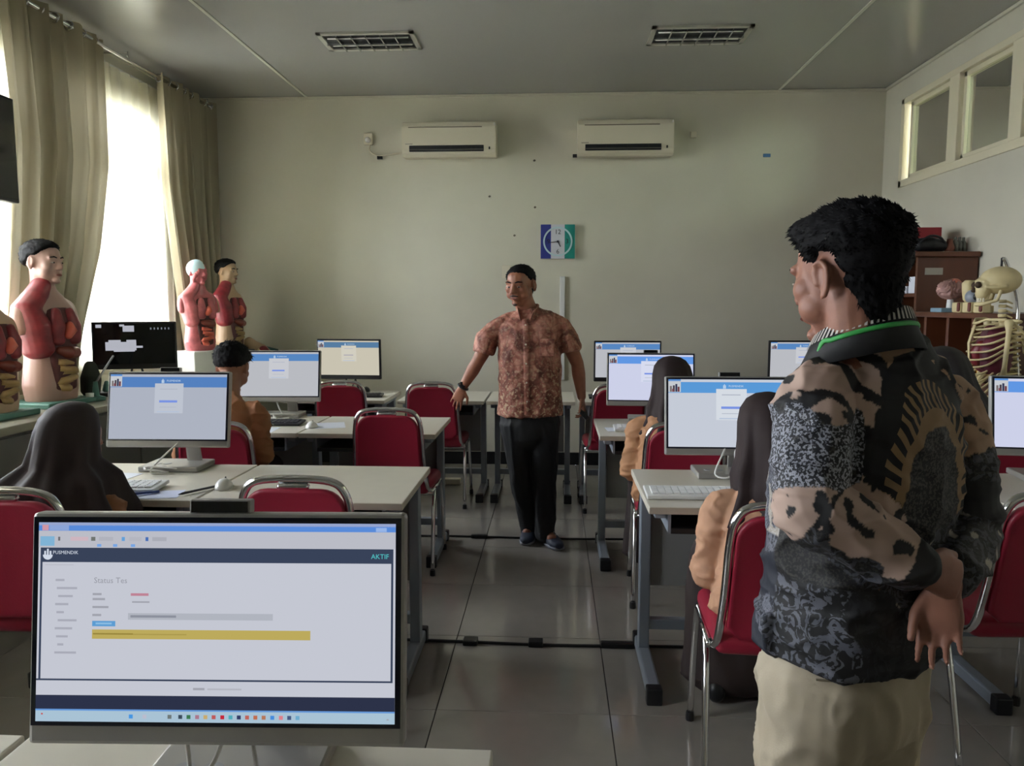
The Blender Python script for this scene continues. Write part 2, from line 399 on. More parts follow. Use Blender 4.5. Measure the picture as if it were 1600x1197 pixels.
# ------------------------------------------------------------------ back wall fittings
def aircon(label, px0, py0, px1, py1):
    a, b = atY(px0, py0, YB-.2), atY(px1, py1, YB-.2); w = b.x-a.x; z0, z1 = b.z, a.z; h = z1-z0
    t = thing('air_conditioner', label, 'air conditioner', ((a.x+b.x)/2, YB, z0), 0, 'split air conditioners on the back wall')
    bm = B(); D = .195
    prof = [(0, .012), (-.15, 0), (-D+.012, .02), (-D, .055), (-D, h-.045), (-D+.014, h-.012), (-D+.04, h), (0, h)]
    prism(bm, prof, -w/2, w/2, plane='YZ'); bmesh.ops.bevel(bm, geom=[e for e in bm.edges], offset=.005, segments=2, affect='EDGES')
    obj('housing', bm, m_cream, t, False)
    bm = B(); box(bm, (-.03, -D, h-.052), (w*.78, .006, .008)); obj('panel_groove', bm, mat('ac groove', rgb(120, 112, 98), .6), t)
    bm = B(); box(bm, (-.02, -D-.001, .062), (w*.79, .012, .05), .003); obj('air_outlet', bm, mat('ac outlet dark', rgb(22, 24, 30), .5), t)
    bm = B(); mx = M.Translation((-.02, -D-.004, .048)) @ M.Rotation(-.5, 4, 'X'); box(bm, (0, 0, 0), (w*.78, .03, .004), .001, mx); obj('vane', bm, mat('ac vane', rgb(84, 82, 78), .5), t)
    for k in (-.2, .02, .24):
        bm = B(); box(bm, (w*k, -D-.006, .062), (.004, .008, .046)); obj('louvre', bm, m_black, t)
    bm = B(); box(bm, (w/2-.055, -D-.002, .062), (.012, .006, .022), .002); obj('sensor_window', bm, m_black, t)
    bm = B(); box(bm, (-w/2+.06, -D-.001, .1), (.06, .002, .008)); obj('badge', bm, mat('ac badge', rgb(160, 152, 138), .5), t)
    bm = B(); box(bm, (w/2-.012, -D-.001, h-.03), (.012, .005, .02), .002); obj('latch', bm, m_white, t)
    return t
aircon('cream wall air conditioner left of the clock with a looped cable to its socket', 627, 189, 775, 243)
aircon('cream wall air conditioner above and right of the clock', 903, 185, 1053, 241)
def outlet(px, py, label, w=.075, h=.1, plug=True):
    p = atY(px, py, YB); t = thing('power_outlet', label, 'outlet', (p.x, YB, p.z))
    bm = B(); box(bm, (0, -.012, 0), (w, .024, h), .005); obj('plate', bm, m_cream, t)
    if plug:
        bm = B(); lathe(bm, [(.022, -.05), (.024, -.04), (.024, -.02)], (0, 0, -.01), 14, 'Y'); obj('plug', bm, m_white, t, True)
    return t
outlet(576, 218, 'white power socket left of the left air conditioner')
outlet(1083, 211, 'small white socket to the right of the right air conditioner', .05, .05, False)
p0, p1, p2 = atY(578, 226, YB-.03), atY(590, 243, YB-.02), atY(628, 239, YB-.02)
bm = B(); tube(bm, [p0, atY(578, 236, YB-.02), p1, atY(606, 242, YB-.02), p2], .006, 8, 5); tag(obj('power_cable', bm, m_cream, None, True), 'cream cable looping from the wall socket to the left air conditioner', 'cable')
for px, py, lb in ((594, 247, 'small black block on the wall below the looped cable'), (899, 244, 'small black block at the lower left corner of the right air conditioner')):
    p = atY(px, py, YB); bm = B(); box(bm, (p.x, YB-.012, p.z), (.045, .024, .026), .003); tag(obj('cable_clip', bm, m_black), lb, 'cable clip')
# clock
a, b = atY(845, 351, YB-.03), atY(898, 404, YB-.03); w = b.x-a.x; h = a.z-b.z
t = thing('wall_clock', 'square wall clock with blue, white and teal stripes', 'clock', ((a.x+b.x)/2, YB, (a.z+b.z)/2))
m_cb = mat('clock blue', rgb(52, 62, 140), .4); m_cw = mat('clock white', rgb(206, 206, 214), .4); m_ct = mat('clock teal', rgb(38, 140, 130), .4); m_ck = mat('clock ink', rgb(40, 40, 48), .5); m_cr = mat('clock ring', rgb(190, 214, 220), .3)
bm = B(); box(bm, (0, -.017, 0), (w, .034, h), .004); obj('case', bm, m_cw, t)
for nm, x0, x1, mm in (('blue_stripe', -w/2, -w*.2, m_cb), ('white_stripe', -w*.2, w*.2, m_cw), ('teal_stripe', w*.2, w/2, m_ct)):
    bm = B(); b2(bm, x0, x1, -.0365, -.034, -h/2, h/2); obj(nm, bm, mm, t)
bm = B(); R_ = w*.43
for k in range(48):
    a0, a1 = 2*PI*k/48, 2*PI*(k+1)/48
    q = [(R_*math.cos(a0), R_*math.sin(a0)), (R_*math.cos(a1), R_*math.sin(a1)), ((R_-.014)*math.cos(a1), (R_-.014)*math.sin(a1)), ((R_-.014)*math.cos(a0), (R_-.014)*math.sin(a0))]
    prism(bm, q, -.041, -.036)
obj('ring', bm, m_cr, t)
bm = B()
for s, u, v in (('12', 0, R_-.045), ('6', 0, -R_+.04), ('9', -R_+.045, 0), ('3', R_-.045, 0)):
    add_text(bm, s, .055, lambda x, y, u=u, v=v: V((u+x, -.0372, v+y)), 0)
obj('numerals', bm, m_ck, t)
for nm, ang, ln, wd in (('hour_hand', math.radians(152), .06, .008), ('minute_hand', math.radians(262), .085, .005)):
    bm = B(); box(bm, (0, -.043, ln/2-.01), (wd, .003, ln)); o = obj(nm, bm, m_ck, t); o.rotation_euler = (0, ang, 0)
bm = B(); lathe(bm, [(.008, -.046), (.008, -.036)], n=12, axis='Y'); obj('hub', bm, m_ck, t)
# cable duct behind the walking man
a = atY(879, 432, YB)
bm = B(); b2(bm, a.x-.022, a.x+.022, YB-.022, YB, .75, a.z, .004); tag(obj('cable_duct', bm, m_white), 'white vertical cable duct on the wall behind the walking man', 'cable duct')
# small nails and marks on the wall
m_nail = mat('wall mark dark', rgb(96, 88, 74), .7); m_bluem = mat('blue putty', rgb(70, 110, 160), .7)
for px, py, lb in ((765, 307, 'tiny nail in the wall below the left air conditioner'), (836, 324, 'tiny nail in the wall above the clock'), (804, 368, 'tiny wall plug to the left of the clock'), (835, 251, 'tiny mark on the wall between the air conditioners')):
    p = atY(px, py, YB); bm = B(); ell(bm, (p.x, YB-.004, p.z), (.012, .006, .01), sub=1); tag(obj('wall_nail', bm, m_nail), lb, 'nail')
p = atY(1198, 243, YB); bm = B(); box(bm, (p.x, YB-.004, p.z), (.06, .008, .028), .003); tag(obj('blue_putty', bm, m_bluem), 'small blue putty smear high on the back wall', 'putty')
p = atY(790, 424, YB); bm = B(); b2(bm, p.x-.03, p.x+.05, YB-.02, YB, p.z-.06, p.z+.05, .003); tag(obj('wall_switch', bm, m_cream), 'pale wall switch half hidden by the walking man\'s head', 'switch')
# ------------------------------------------------------------------ ceiling lights (off)
m_refl = mat('mirror louvre', (.62, .63, .66), .18, metal=.9); m_dark = mat('lamp recess', rgb(44, 45, 50), .35, metal=.4); m_lframe = mat('lamp frame', rgb(176, 174, 164), .45)
def ceiling_lamp(x, y, label):
    t = thing('ceiling_light', label, 'ceiling light', (x, y, ZC), 0, 'recessed louvre lights')
    w, d = .64, .34
    bm = B()
    for sx in (-1, 1): b2(bm, sx*w/2, sx*(w/2-.03), -d/2, d/2, -.014, .0)
    for sy in (-1, 1): b2(bm, -w/2, w/2, sy*d/2, sy*(d/2-.03), -.014, .0)
    obj('frame', bm, m_lframe, t)
    bm = B(); b2(bm, -w/2+.02, w/2-.02, -d/2+.02, d/2-.02, -.003, -.0005); obj('reflector_tray', bm, m_dark, t)
    for s in (-1, 1):
        bm = B(); tube(bm, [(-w/2+.05, s*.07, -.009), (w/2-.05, s*.07, -.009)], .005, 8); obj('fluorescent_tube', bm, m_white, t, True)
    bm = B(); b2(bm, -w/2+.03, w/2-.03, -.006, .006, -.03, -.003); obj('louvre_spine', bm, m_refl, t)
    for k in range(1, 6):
        bm = B(); b2(bm, -w/2+.03+k*(w-.06)/6-.004, -w/2+.03+k*(w-.06)/6+.004, -d/2+.03, d/2-.03, -.028, -.003); obj('louvre_blade', bm, m_refl, t)
ceiling_lamp(-1.235, 5.28, 'recessed louvre ceiling light nearer the curtained windows')
ceiling_lamp(.935, 5.28, 'recessed louvre ceiling light nearer the high windows on the right')
# ------------------------------------------------------------------ desks
DZ = .74
ROWS = {1: .48, 2: 2.48, 3: 3.84, 4: 5.20}
def desk(x0, x1, row, label, tray=True):
    y0 = ROWS[row]; w = x1-x0; D = .6 if row != 2 else .585
    t = thing('computer_desk', label, 'desk', ((x0+x1)/2, y0, 0), 0, 'pale computer desks')
    bm = B(); box(bm, (0, D/2, DZ-.0125), (w, D, .025), .003); obj('desk_top', bm, m_desk, t)
    bm = B(); box(bm, (0, .0, DZ-.0125), (w-.004, .003, .021)); obj('edge_band', bm, m_dedge, t)
    for s in (-1, 1):
        x = s*(w/2-.045)
        bm = B(); b2(bm, x-.02, x+.02, D-.15, D-.09, .055, DZ-.025, .004); obj('leg_column', bm, m_leg, t)
        bm = B(); b2(bm, x-.024, x+.024, .13, D-.03, .012, .06, .008); f = obj('foot', bm, m_leg, t)
        for y in (.10, D-.03):
            bm = B(); b2(bm, x-.028, x+.028, y, y+.045, 0, .062, .006); obj('foot_cap', bm, m_black, f)
        bm = B(); b2(bm, x-.018, x+.018, .06, D-.05, DZ-.055, DZ-.025, .003); obj('support_arm', bm, m_leg, t)
    bm = B(); b2(bm, -w/2+.07, w/2-.07, D-.115, D-.10, .30, DZ-.025, .002); obj('modesty_panel', bm, m_panel, t)
    bm = B(); b2(bm, -w/2+.06, w/2-.06, D-.14, D-.10, .13, .17, .004); obj('cross_bar', bm, m_leg, t)
    if tray:
        bm = B(); b2(bm, -w/2+.08, w/2-.08, .05, .40, DZ-.105, DZ-.085, .003); obj('keyboard_tray', bm, m_black, t)
        for s in (-1, 1):
            bm = B(); b2(bm, s*(w/2-.08), s*(w/2-.07), .05, .40, DZ-.10, DZ-.025); obj('tray_rail', bm, m_leg, t)
    return t
desk(-.80, -.087, 1, 'pale desk at the bottom carrying the large nearest monitor')
desk(-1.52, -.81, 1, 'pale desk at the bottom left corner of the photo')
desk(-1.21, -.50, 2, 'bare pale desk behind the nearest empty red chair')
desk(-1.93, -1.22, 2, 'pale desk with papers before the student in the brown headscarf on the left')
desk(-1.31, -.60, 3, 'bare pale desk touched by the walking man')
desk(-2.03, -1.32, 3, 'pale desk of the boy with black hair')
desk(-1.88, -1.165, 4, 'pale back row desk under the black framed monitor on the left')
desk(-1.075, -.475, 4, 'pale back row desk behind the chair next to the walking man', )
desk(-.46, .15, 4, 'pale back row desk directly behind the walking man')
desk(.17, .88, 4, 'pale back row desk right of the walking man')
desk(1.45, 2.16, 4, 'pale back row desk at the right partly behind the standing man')
desk(.235, .945, 3, 'pale desk of the headscarf student just right of the aisle')
desk(1.28, 1.99, 3, 'pale desk hidden behind the standing man in dark batik')
desk(.315, 1.025, 2, 'pale desk beside the standing man with a white keyboard on it')
desk(1.50, 2.21, 2, 'pale desk at the right edge of the photo')
# ------------------------------------------------------------------ chairs
def build_chair(label):
    t = thing('meeting_chair', label, 'chair', (0, 0, 0), 0, 'red chrome framed chairs')
    bm = B(); box(bm, (0, .0, .455), (.40, .41, .065), .026, seg=3)
    for v in bm.verts:
        v.co.z += .012*(1-(v.co.x/.2)**2)*(1 if v.co.z > .455 else 0) - (.02*max(0, (v.co.y-.1)/.1)**2)
        v.co.x *= 1+.12*v.co.y
    obj('seat', bm, m_red, t, True)
    # back pad: rounded panel, leaning
    bm = B(); n = 18; out = []
    def outline(s):
        w, top, bot, r = .157, .845, .485, .075; pts = []
        for cx, cz, a0 in ((w-r, top-r, 0), (-w+r, top-r, PI/2)):
            for k in range(7): a = a0+k*PI/12; pts.append((cx+r*math.cos(a), cz+r*math.sin(a)))
        pts += [(-w-.012, bot+.03), (-w+.02, bot), (w-.02, bot), (w+.012, bot+.03)]
        return pts
    def yb(z): return -.205-.055*max(0, (z-.45)/.4)
    P = outline(0); layers = []
    for dy, sc_ in ((-.014, .93), (-.019, .99), (.0, 1.0), (.016, .985), (.024, .9)):
        ring = []
        for x, z in P:
            zz = .665+(z-.665)*sc_; xx = x*sc_; ring.append(bm.verts.new((xx, yb(zz)+dy-.015*(1-(xx/.18)**2), zz)))
        layers.append(ring)
    nP = len(P)
    for A, C in zip(layers, layers[1:]):
        for i in range(nP): bm.faces.new((A[i], A[(i+1) % nP], C[(i+1) % nP], C[i]))
    bm.faces.new(layers[0]); bm.faces.new(list(reversed(layers[-1])))
    obj('backrest', bm, m_red, t, True)
    # chrome frame hoop round the back
    bm = B(); hoop = [(-.205, -.12, .43), (-.2, -.19, .46), (-.188, yb(.6), .6), (-.18, yb(.76), .76), (-.165, yb(.83), .83), (-.12, yb(.865), .866), (0, yb(.87), .874)]
    hoop = [(x*.94, y, z) for x, y, z in hoop]; hoop = hoop+[(-x, y, z) for x, y, z in reversed(hoop[:-1])]
    tube(bm, hoop, .0125, 10, 5); obj('back_frame', bm, m_chrome, t, True)
    bm = B(); box(bm, (0, yb(.85)-.006, .852), (.10, .03, .02), .009, seg=2); obj('hand_grip', bm, m_chrome, t, True)
    for s in (-1, 1):
        bm = B(); tube(bm, [(s*.2, .15, .42), (s*.205, .18, .38), (s*.215, .215, .012)], .011, 10, 4); l = obj('front_leg', bm, m_chrome, t, True)
        bm = B(); lathe(bm, [(.014, 0), (.015, .01), (.013, .03)], (s*.215, .215, 0), 10); obj('rubber_foot', bm, m_black, l)
        bm = B(); tube(bm, [(s*.2, -.02, .42), (s*.205, -.10, .33), (s*.215, -.215, .012)], .011, 10, 4); l = obj('rear_leg', bm, m_chrome, t, True)
        bm = B(); lathe(bm, [(.014, 0), (.015, .01), (.013, .03)], (s*.215, -.215, 0), 10); obj('rubber_foot', bm, m_black, l)
        bm = B(); tube(bm, [(s*.203, .165, .415), (s*.203, -.13, .425)], .010, 8); obj('seat_rail', bm, m_chrome, t, True)
    bm = B(); tube(bm, [(-.2, -.07, .40), (.2, -.07, .40)], .009, 8); obj('cross_rail', bm, m_chrome, t, True)
    return t
CH = [(-.785, 2.51, 0, 'empty red chair tucked in behind the large nearest monitor'),
      (-1.57, 2.32, .02, 'red chair of the headscarf student at the left edge'),
      (-.835, 4.05, 0, 'empty red chair tucked into the desk the walking man touches'),
      (-1.52, 3.58, 0, 'red chair of the boy with black hair'),
      (-1.46, 5.42, 0, 'empty red chair in front of the black framed monitor at the back left'),
      (-.82, 5.36, .0, 'empty red chair just left of the walking man'),
      (.42, 5.30, .05, 'red chair in the back row right of the walking man'),
      (1.62, 5.40, 0, 'red back row chair peeking out left of the standing man'),
      (.60, 3.66, -.06, 'red chair of the headscarf student just right of the aisle'),
      (1.93, 3.46, 0, 'red chair behind the monitor at the right edge'),
      (.665, 2.27, -.08, 'red chair of the headscarf student next to the standing man'),
      (1.42, 2.44, .03, 'large red chair at the right edge beside the standing man')]
c0 = None
for x, y, rz, lb in CH:
    if c0 is None: c0 = build_chair(lb); c0.location = (x, y, 0); c0.rotation_euler = (0, 0, rz)
    else: dup(c0, (x, y, 0), rz, lb)
# ------------------------------------------------------------------ monitors
SC = 1.0
def G(n, r, g, b): return glow('screen '+n, rgb(r, g, b), SC)
PW, PH = .49, .30
def screen_ui(bm, kind, mats):
    """quads on the panel face; u,v in 0..1 from the top left of the lit area"""
    sx0, sx1, sz0, sz1 = -PW/2+.012, PW/2-.012, -PH/2+.032, PH/2-.012
    def slot(m):
        if m not in mats: mats.append(m)
        return mats.index(m)
    def pos(u, v, d=0): return V((sx0+(sx1-sx0)*u, -.0120-d*.00025, sz1-(sz1-sz0)*v))
    def R(u0, v0, u1, v1, m, d=1): quad(bm, [pos(u0, v0, d), pos(u0, v1, d), pos(u1, v1, d), pos(u1, v0, d)], slot(m))
    def T(s, u, v, size, m, d=3, ax='CENTER'):
        c = pos(u, v, d); add_text(bm, s, size, lambda x, y: c+V((x, 0, y)), slot(m), ax)
    if kind == 'front':
        wh = G('white', 196, 199, 210); R(0, 0, 1, 1, wh, 0)
        nav = G('navy', 56, 66, 88); dk = G('footer navy', 44, 50, 72); gr = G('grey text', 160, 162, 172); lg = G('light strip', 186, 188, 198)
        R(0, 0, 1, .018, G('title pale', 150, 165, 205)); R(0, .014, 1, .042, G('title blue', 88, 138, 216)); R(.01, .012, .028, .04, G('tab red', 206, 150, 165), 2)
        R(.03, .014, .085, .04, G('tab pale', 140, 165, 215), 2); R(.945, .02, .975, .04, G('win buttons', 150, 180, 230), 2)
        R(.0, .042, 1, .125, lg); R(.005, .07, .045, .118, G('tab teal', 128, 178, 212), 2)
        for k, (u, w_, c) in enumerate(((.055, .006, (110, 110, 115)), (.09, .05, (205, 180, 190)), (.148, .012, (112, 116, 112)), (.17, .04, (176, 178, 188)), (.234, .009, (100, 160, 215)), (.255, .035, (180, 182, 192)), (.301, .008, (70, 110, 180)), (.32, .04, (170, 172, 182)))):
            R(u, .072, u+w_, .092, G('mark%d' % k, *c), 2)
        for u in (.165, .21, .26): R(u, .108, u+.012, .122, G('mark blue', 120, 165, 225), 2)
        R(.006, .127, .994, .20, nav); R(.006, .20, .012, 1-.205, nav); R(.988, .20, .994, .795, nav)
        wi = G('logo white', 208, 216, 230)
        lc = (.027, .163)
        for k in range(10):
            a0, a1 = PI+PI*k/10, PI+PI*(k+1)/10
            c = pos(*lc, 3); quad(bm, [c, c+V((.0065*math.cos(a0), 0, .0065*math.sin(a0))), c+V((.0065*math.cos(a1), 0, .0065*math.sin(a1))), c+V((0, -.00001, -.0001))], slot(wi))
        for du in (-.0035, 0, .0035): R(lc[0]+du/.466-.0025, lc[1]-.03+abs(du)*3, lc[0]+du/.466+.0025, lc[1], wi, 3)
        T('PUSMENDIK', .041, .152, .0062, wi, ax='LEFT'); T('AKTIF', .982, .165, .0088, G('aktif teal', 84, 196, 200), ax='RIGHT')
        R(.02, .212, .10, .216, G('crumb', 182, 184, 195), 2)
        for k in range(10): R(.05+.004*(k % 3), .285+.0405*k, .075+.012*((k*7) % 4), .296+.0405*k, G('side text', 168, 170, 182), 2)
        T('Status Tes', .158, .292, .0105, G('heading grey', 150, 152, 162), ax='LEFT')
        for k, v in enumerate((.355, .38, .42, .46)): R(.155, v, .18+.01*(k % 3), v+.011, gr, 2)
        R(.262, .355, .312, .368, G('red text', 190, 130, 148), 2); R(.266, .395, .315, .403, gr, 2)
        R(.255, .455, .66, .488, G('field grey', 176, 180, 190), 1.5); R(.262, .465, .39, .477, G('field text', 140, 144, 156), 2)
        R(.155, .495, .22, .522, G('button blue', 92, 156, 210), 2); R(.165, .503, .21, .512, G('button text', 140, 188, 226), 3)
        R(.155, .538, .765, .585, G('alert yellow', 188, 170, 92), 2); R(.158, .556, .27, .563, G('alert text', 150, 132, 60), 3); R(.27, .558, .42, .564, G('alert text2', 170, 152, 78), 3)
        R(.0, .786, .994, .795, nav); R(.0, .795, 1, .868, wh, .5); R(.44, .827, .472, .838, gr, 2); R(.48, .829, .575, .837, G('footer faint', 178, 180, 190), 2)
        R(.0, .868, 1, .94, dk); R(0, .94, 1, 1, G('taskbar', 168, 194, 212)); R(0, .937, 1, .945, G('taskbar line', 100, 150, 215), 2)
        cols = [(70, 150, 225), (185, 188, 205), (110, 120, 120), (60, 75, 90), (60, 120, 80), (170, 120, 140), (200, 170, 110), (190, 90, 90), (196, 40, 60), (80, 170, 185), (50, 60, 100), (190, 100, 90), (190, 110, 80), (180, 120, 90), (70, 140, 220), (220, 130, 140), (70, 90, 130), (110, 170, 205)]
        us = [.262, .30, .37, .40, .423, .447, .47, .493, .517, .54, .563, .586, .609, .632, .656, .68, .703, .726]
        for u, c in zip(us, cols): R(u, .962, u+.011, .982, glow('icon %d %d %d' % c, rgb(*c), SC), 2)
        R(.016, .958, .021, .966, G('tray red', 200, 80, 80), 2); R(.978, .974, .984, .98, gr, 2)
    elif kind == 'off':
        R(0, 0, 1, 1, m_glassblk, 0); pl = G('patch pale', 176, 178, 188)  # pale patches are flat glowing quads drawn on the dark screen
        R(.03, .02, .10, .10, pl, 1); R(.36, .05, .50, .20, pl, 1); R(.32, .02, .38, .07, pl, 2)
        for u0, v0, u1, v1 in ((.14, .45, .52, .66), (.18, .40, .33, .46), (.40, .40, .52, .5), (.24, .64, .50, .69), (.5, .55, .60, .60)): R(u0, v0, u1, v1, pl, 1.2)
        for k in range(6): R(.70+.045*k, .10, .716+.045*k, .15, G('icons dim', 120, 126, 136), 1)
    else:
        tint = kind
        wh = G('page %s' % tint, *{'cool': (196, 202, 214), 'grey': (184, 186, 192), 'dim': (172, 178, 192), 'warm': (200, 194, 176), 'violet': (204, 208, 232)}[tint]); bl = G('band %s' % tint, *{'cool': (88, 152, 214), 'grey': (86, 134, 192), 'dim': (84, 128, 190), 'warm': (86, 124, 160), 'violet': (96, 150, 226)}[tint])
        R(0, 0, 1, 1, wh, 0); R(0, .04, 1, .2, bl); R(.0, .025, .10, .19, G('photo pale', 196, 200, 206), 2); R(0, 0, .10, .03, G('photo cap', 90, 140, 205), 2)
        for k, (u, v, c) in enumerate(((.012, .10, (120, 110, 110)), (.036, .09, (70, 64, 74)), (.056, .07, (52, 56, 84)), (.074, .11, (110, 60, 70)), (.03, .14, (130, 70, 80)))): R(u, v, u+.016, .185, G('photo %d' % k, *c), 3)
        card = G('card %s' % tint, *{'cool': (212, 218, 226), 'grey': (198, 200, 206), 'dim': (188, 194, 206), 'warm': (208, 204, 190), 'violet': (214, 218, 238)}[tint])
        R(.385, .14, .63, .60, card, 2); R(.425, .40, .58, .435, G('button %s' % tint, *{'warm': (176, 172, 178)}.get(tint, (120, 146, 224))), 3)
        tx = G('faint text', 176, 182, 196); R(.43, .22, .58, .235, tx, 3); R(.43, .50, .57, .51, tx, 3); R(.41, .57, .60, .585, G('faint link', 178, 192, 214), 3)
        c = (.452, .10); lw = G('logo pale', 196, 216, 236)
        for du in (-.008, 0, .008): R(c[0]+du-.003, c[1]-.03+abs(du)*2, c[0]+du+.003, c[1]+.035, lw, 3)
        T('PUSMENDIK', .485, .10, .0105, lw, ax='LEFT')
def monitor(x, y, zc, rz, tilt, kind, label, shell='silver', webcam=True, base='slab', top=DZ):
    ms = m_silver if shell == 'silver' else m_black
    t = thing('computer_monitor', label, 'monitor', (x, y, top), rz, 'all in one computers')
    pv = bpy.data.objects.new('x', None); bpy.data.objects.remove(pv)
    mx = M.Translation((0, 0, zc-top)) @ M.Rotation(-tilt, 4, 'X')
    def tr(bm):
        for v in bm.verts: v.co = mx @ v.co
        return bm
    bm = B(); box(bm, (0, .004, 0), (PW, .026, PH), .006, seg=2); box(bm, (0, .03, .0), (PW*.7, .04, PH*.7), .015); obj('shell', tr(bm), ms, t)
    bm = B(); b2(bm, -PW/2+.005, PW/2-.005, -.0112, -.0085, -PH/2+(.026 if shell == 'silver' else .006), PH/2-.005); obj('bezel', tr(bm), m_black if shell != 'silver' else mat('navy black bezel', rgb(26, 30, 44), .25), t)
    bm = B(); mats = []; screen_ui(bm, kind, mats)
    for v in bm.verts: v.co = mx @ v.co
    me = bpy.data.meshes.new('screen'); bm.to_mesh(me); bm.free()
    for k in mats: me.materials.append(k)
    o = bpy.data.objects.new('screen', me); COL.objects.link(o); o.parent = t
    if webcam:
        bm = B(); box(bm, (0, .006, PH/2+.008), (.08, .018, .018), .002); w = obj('webcam', tr(bm), ms, t)
        bm = B(); box(bm, (0, -.004, PH/2+.008), (.074, .002, .014)); obj('lens_cover', tr(bm), m_glassblk, w)
    h = zc-top
    if base == 'slab':
        bm = B(); box(bm, (0, .05, .011), (.24, .17, .022), .005); obj('base', bm, ms, t)
        bm = B(); limb(bm, [((.05, .10, .018), .032, .006), ((.045, .09, h*.5), .03, .006), ((.02, .03, h), .03, .006)], side=(1, 0, 0), n=12, ex=4); obj('stand_arm', bm, ms, t)
        for s in (-1, 1):
            bm = B(); lathe(bm, [(.016, .0215), (.016, .0235)], (s*.02-.05, .03, 0), 14); obj('port_cover', bm, mat('port grey', rgb(150, 152, 156), .4), t)
    else:
        bm = B(); box(bm, (0, .04, .006), (.22, .14, .012), .004); obj('base', bm, m_black, t)
        for s in (-1, 1):
            bm = B(); tube(bm, [(s*.06, .04, .01), (s*.02, .03, h*.6)], .007, 8); obj('stand_leg', bm, m_black, t)
        bm = B(); box(bm, (0, .03, h*.8), (.06, .02, h*.5), .004); obj('stand_arm', bm, m_black, t)
    return t
monitor(-.435, .945, .979, .037, .13, 'front', 'large silver monitor in the foreground with a yellow bar on its page')
monitor(-1.519, 2.937, .986, .025, .17, 'dim', 'silver monitor behind the large one, in front of the headscarf student on the left')
monitor(-1.60, 4.38, .984, .06, .17, 'grey', 'silver monitor in front of the boy with black hair', webcam=False)
monitor(-1.525, 5.65, .993, -.06, -.02, 'warm', 'black framed monitor with a yellowish page in the back left row', 'black', False, 'legs')
monitor(.545, 4.33, .98, -.06, .17, 'violet', 'silver monitor in front of the headscarf student just right of the aisle')
monitor(.67, 2.93, .978, .0, .14, 'cool', 'silver monitor with a bright page left of the standing man')
monitor(.54, 5.65, .985, 0, .0, 'grey', 'black framed monitor in the back row right of the walking man', 'black', False, 'legs')
monitor(1.80, 5.65, .99, 0, .0, 'grey', 'black framed back row monitor half hidden by the standing man', 'black', False, 'legs')
monitor(1.885, 2.93, .985, -.12, .14, 'violet', 'silver monitor cut off by the right edge of the photo')
monitor(-2.66, 4.75, 1.14, .36, .05, 'off', 'dark monitor with pale patches drawn on its screen, on the counter by the window', 'black', False, 'legs', .85)
# ------------------------------------------------------------------ keyboards and mice
def keyboard(x, y, rz, label, dark=False, z=DZ, w=.40, d=.13):
    t = thing('keyboard', label, 'keyboard', (x, y, z), rz)
    bm = B(); mx = M.Rotation(.05, 4, 'X'); box(bm, (0, 0, .011), (w, d, .014), .004, mx); obj('case', bm, m_black if dark else m_white, t)
    bm = B()
    for r in range(5):
        n = 15
        for k in range(n): box(bm, (-w/2+.018+(w-.036)*(k+.5)/n, -d/2+.02+(d-.04)*(r+.5)/5, .020), ((w-.036)/n-.004, (d-.04)/5-.004, .006), 0, mx)
    k = obj('keys', bm, mat('dark keys', rgb(38, 38, 42), .5) if dark else mat('pale keys', rgb(236, 236, 236), .45), t); k['kind'] = 'stuff'
    return t
keyboard(-1.60, 2.62, .05, 'white keyboard between the papers of the left headscarf student')
keyboard(.52, 2.64, 0, 'white keyboard on the desk beside the standing man')
keyboard(-1.58, 4.12, .03, 'dark keyboard on the desk of the boy with black hair', True)
keyboard(.52, 4.04, 0, 'white keyboard near the headscarf student right of the aisle')
keyboard(-1.42, 5.40, .1, 'dark keyboard below the black framed monitor at the back left', True)
keyboard(.45, 5.42, 0, 'dark keyboard on the back row desk right of the walking man', True)
keyboard(-.62, .72, .1, 'white keyboard below the large nearest monitor')
keyboard(1.83, 2.70, .5, 'white keyboard turned askew on the desk at the right edge')
def mouse(x, y, rz, label, dark=False):
    t = thing('computer_mouse', label, 'mouse', (x, y, DZ), rz)
    bm = B(); vs = ell(bm, (0, 0, 0), (.031, .055, .036), sub=3)
    for v in vs:
        if v.co.z < 0: v.co.z *= .05
        if v.co.y > 0: v.co.z *= .85
    obj('shell', bm, m_black if dark else m_white, t, True)
    bm = B(); lathe(bm, [(.006, -.002), (.007, 0), (.006, .002)], (0, .03, .028), 10, 'X'); obj('wheel', bm, m_black, t)
p = atZ(350, 762, DZ); mouse(p.x, p.y, .2, 'white mouse on the bare desk left of the nearest empty chair')
p = atZ(575, 610, DZ); mouse(p.x, p.y-.06, .2, 'black mouse beside the dark keyboard at the back left', True)
p = atZ(487, 668, DZ); mouse(p.x, p.y, .1, 'pale mouse on the desk between the boy and the empty red chair')
# ------------------------------------------------------------------ cables, papers, pens
def cable(name, pts, r, m, label, sm=6): bm = B(); tube(bm, pts, r, 7, sm); return tag(obj(name, bm, m, None, True), label, 'cable')
def rnd_cable(c, n, sx, sy, sz, seed, start=None):
    rg = random.Random(seed); pts = [V(start)] if start else []
    for k in range(n): pts.append(V((c[0]+rg.uniform(-sx, sx), c[1]+rg.uniform(-sy, sy), c[2]+.006+rg.uniform(0, sz))))
    return pts
cable('cable', rnd_cable((-1.52, 2.86, DZ), 9, .09, .05, .03, 3, (-1.43, 2.93, .9)), .0035, m_cable, 'tangled white cable on the base of the left headscarf student\'s monitor')
cable('cable', [(.66, 2.93, .86), (.63, 2.86, .84), (.60, 2.83, .775), (.64, 2.80, .768), (.67, 2.82, .80), (.68, 2.86, .86), (.73, 2.84, .83), (.75, 2.80, .768)], .0035, m_cable, 'white cable looping over the base beside the standing man')
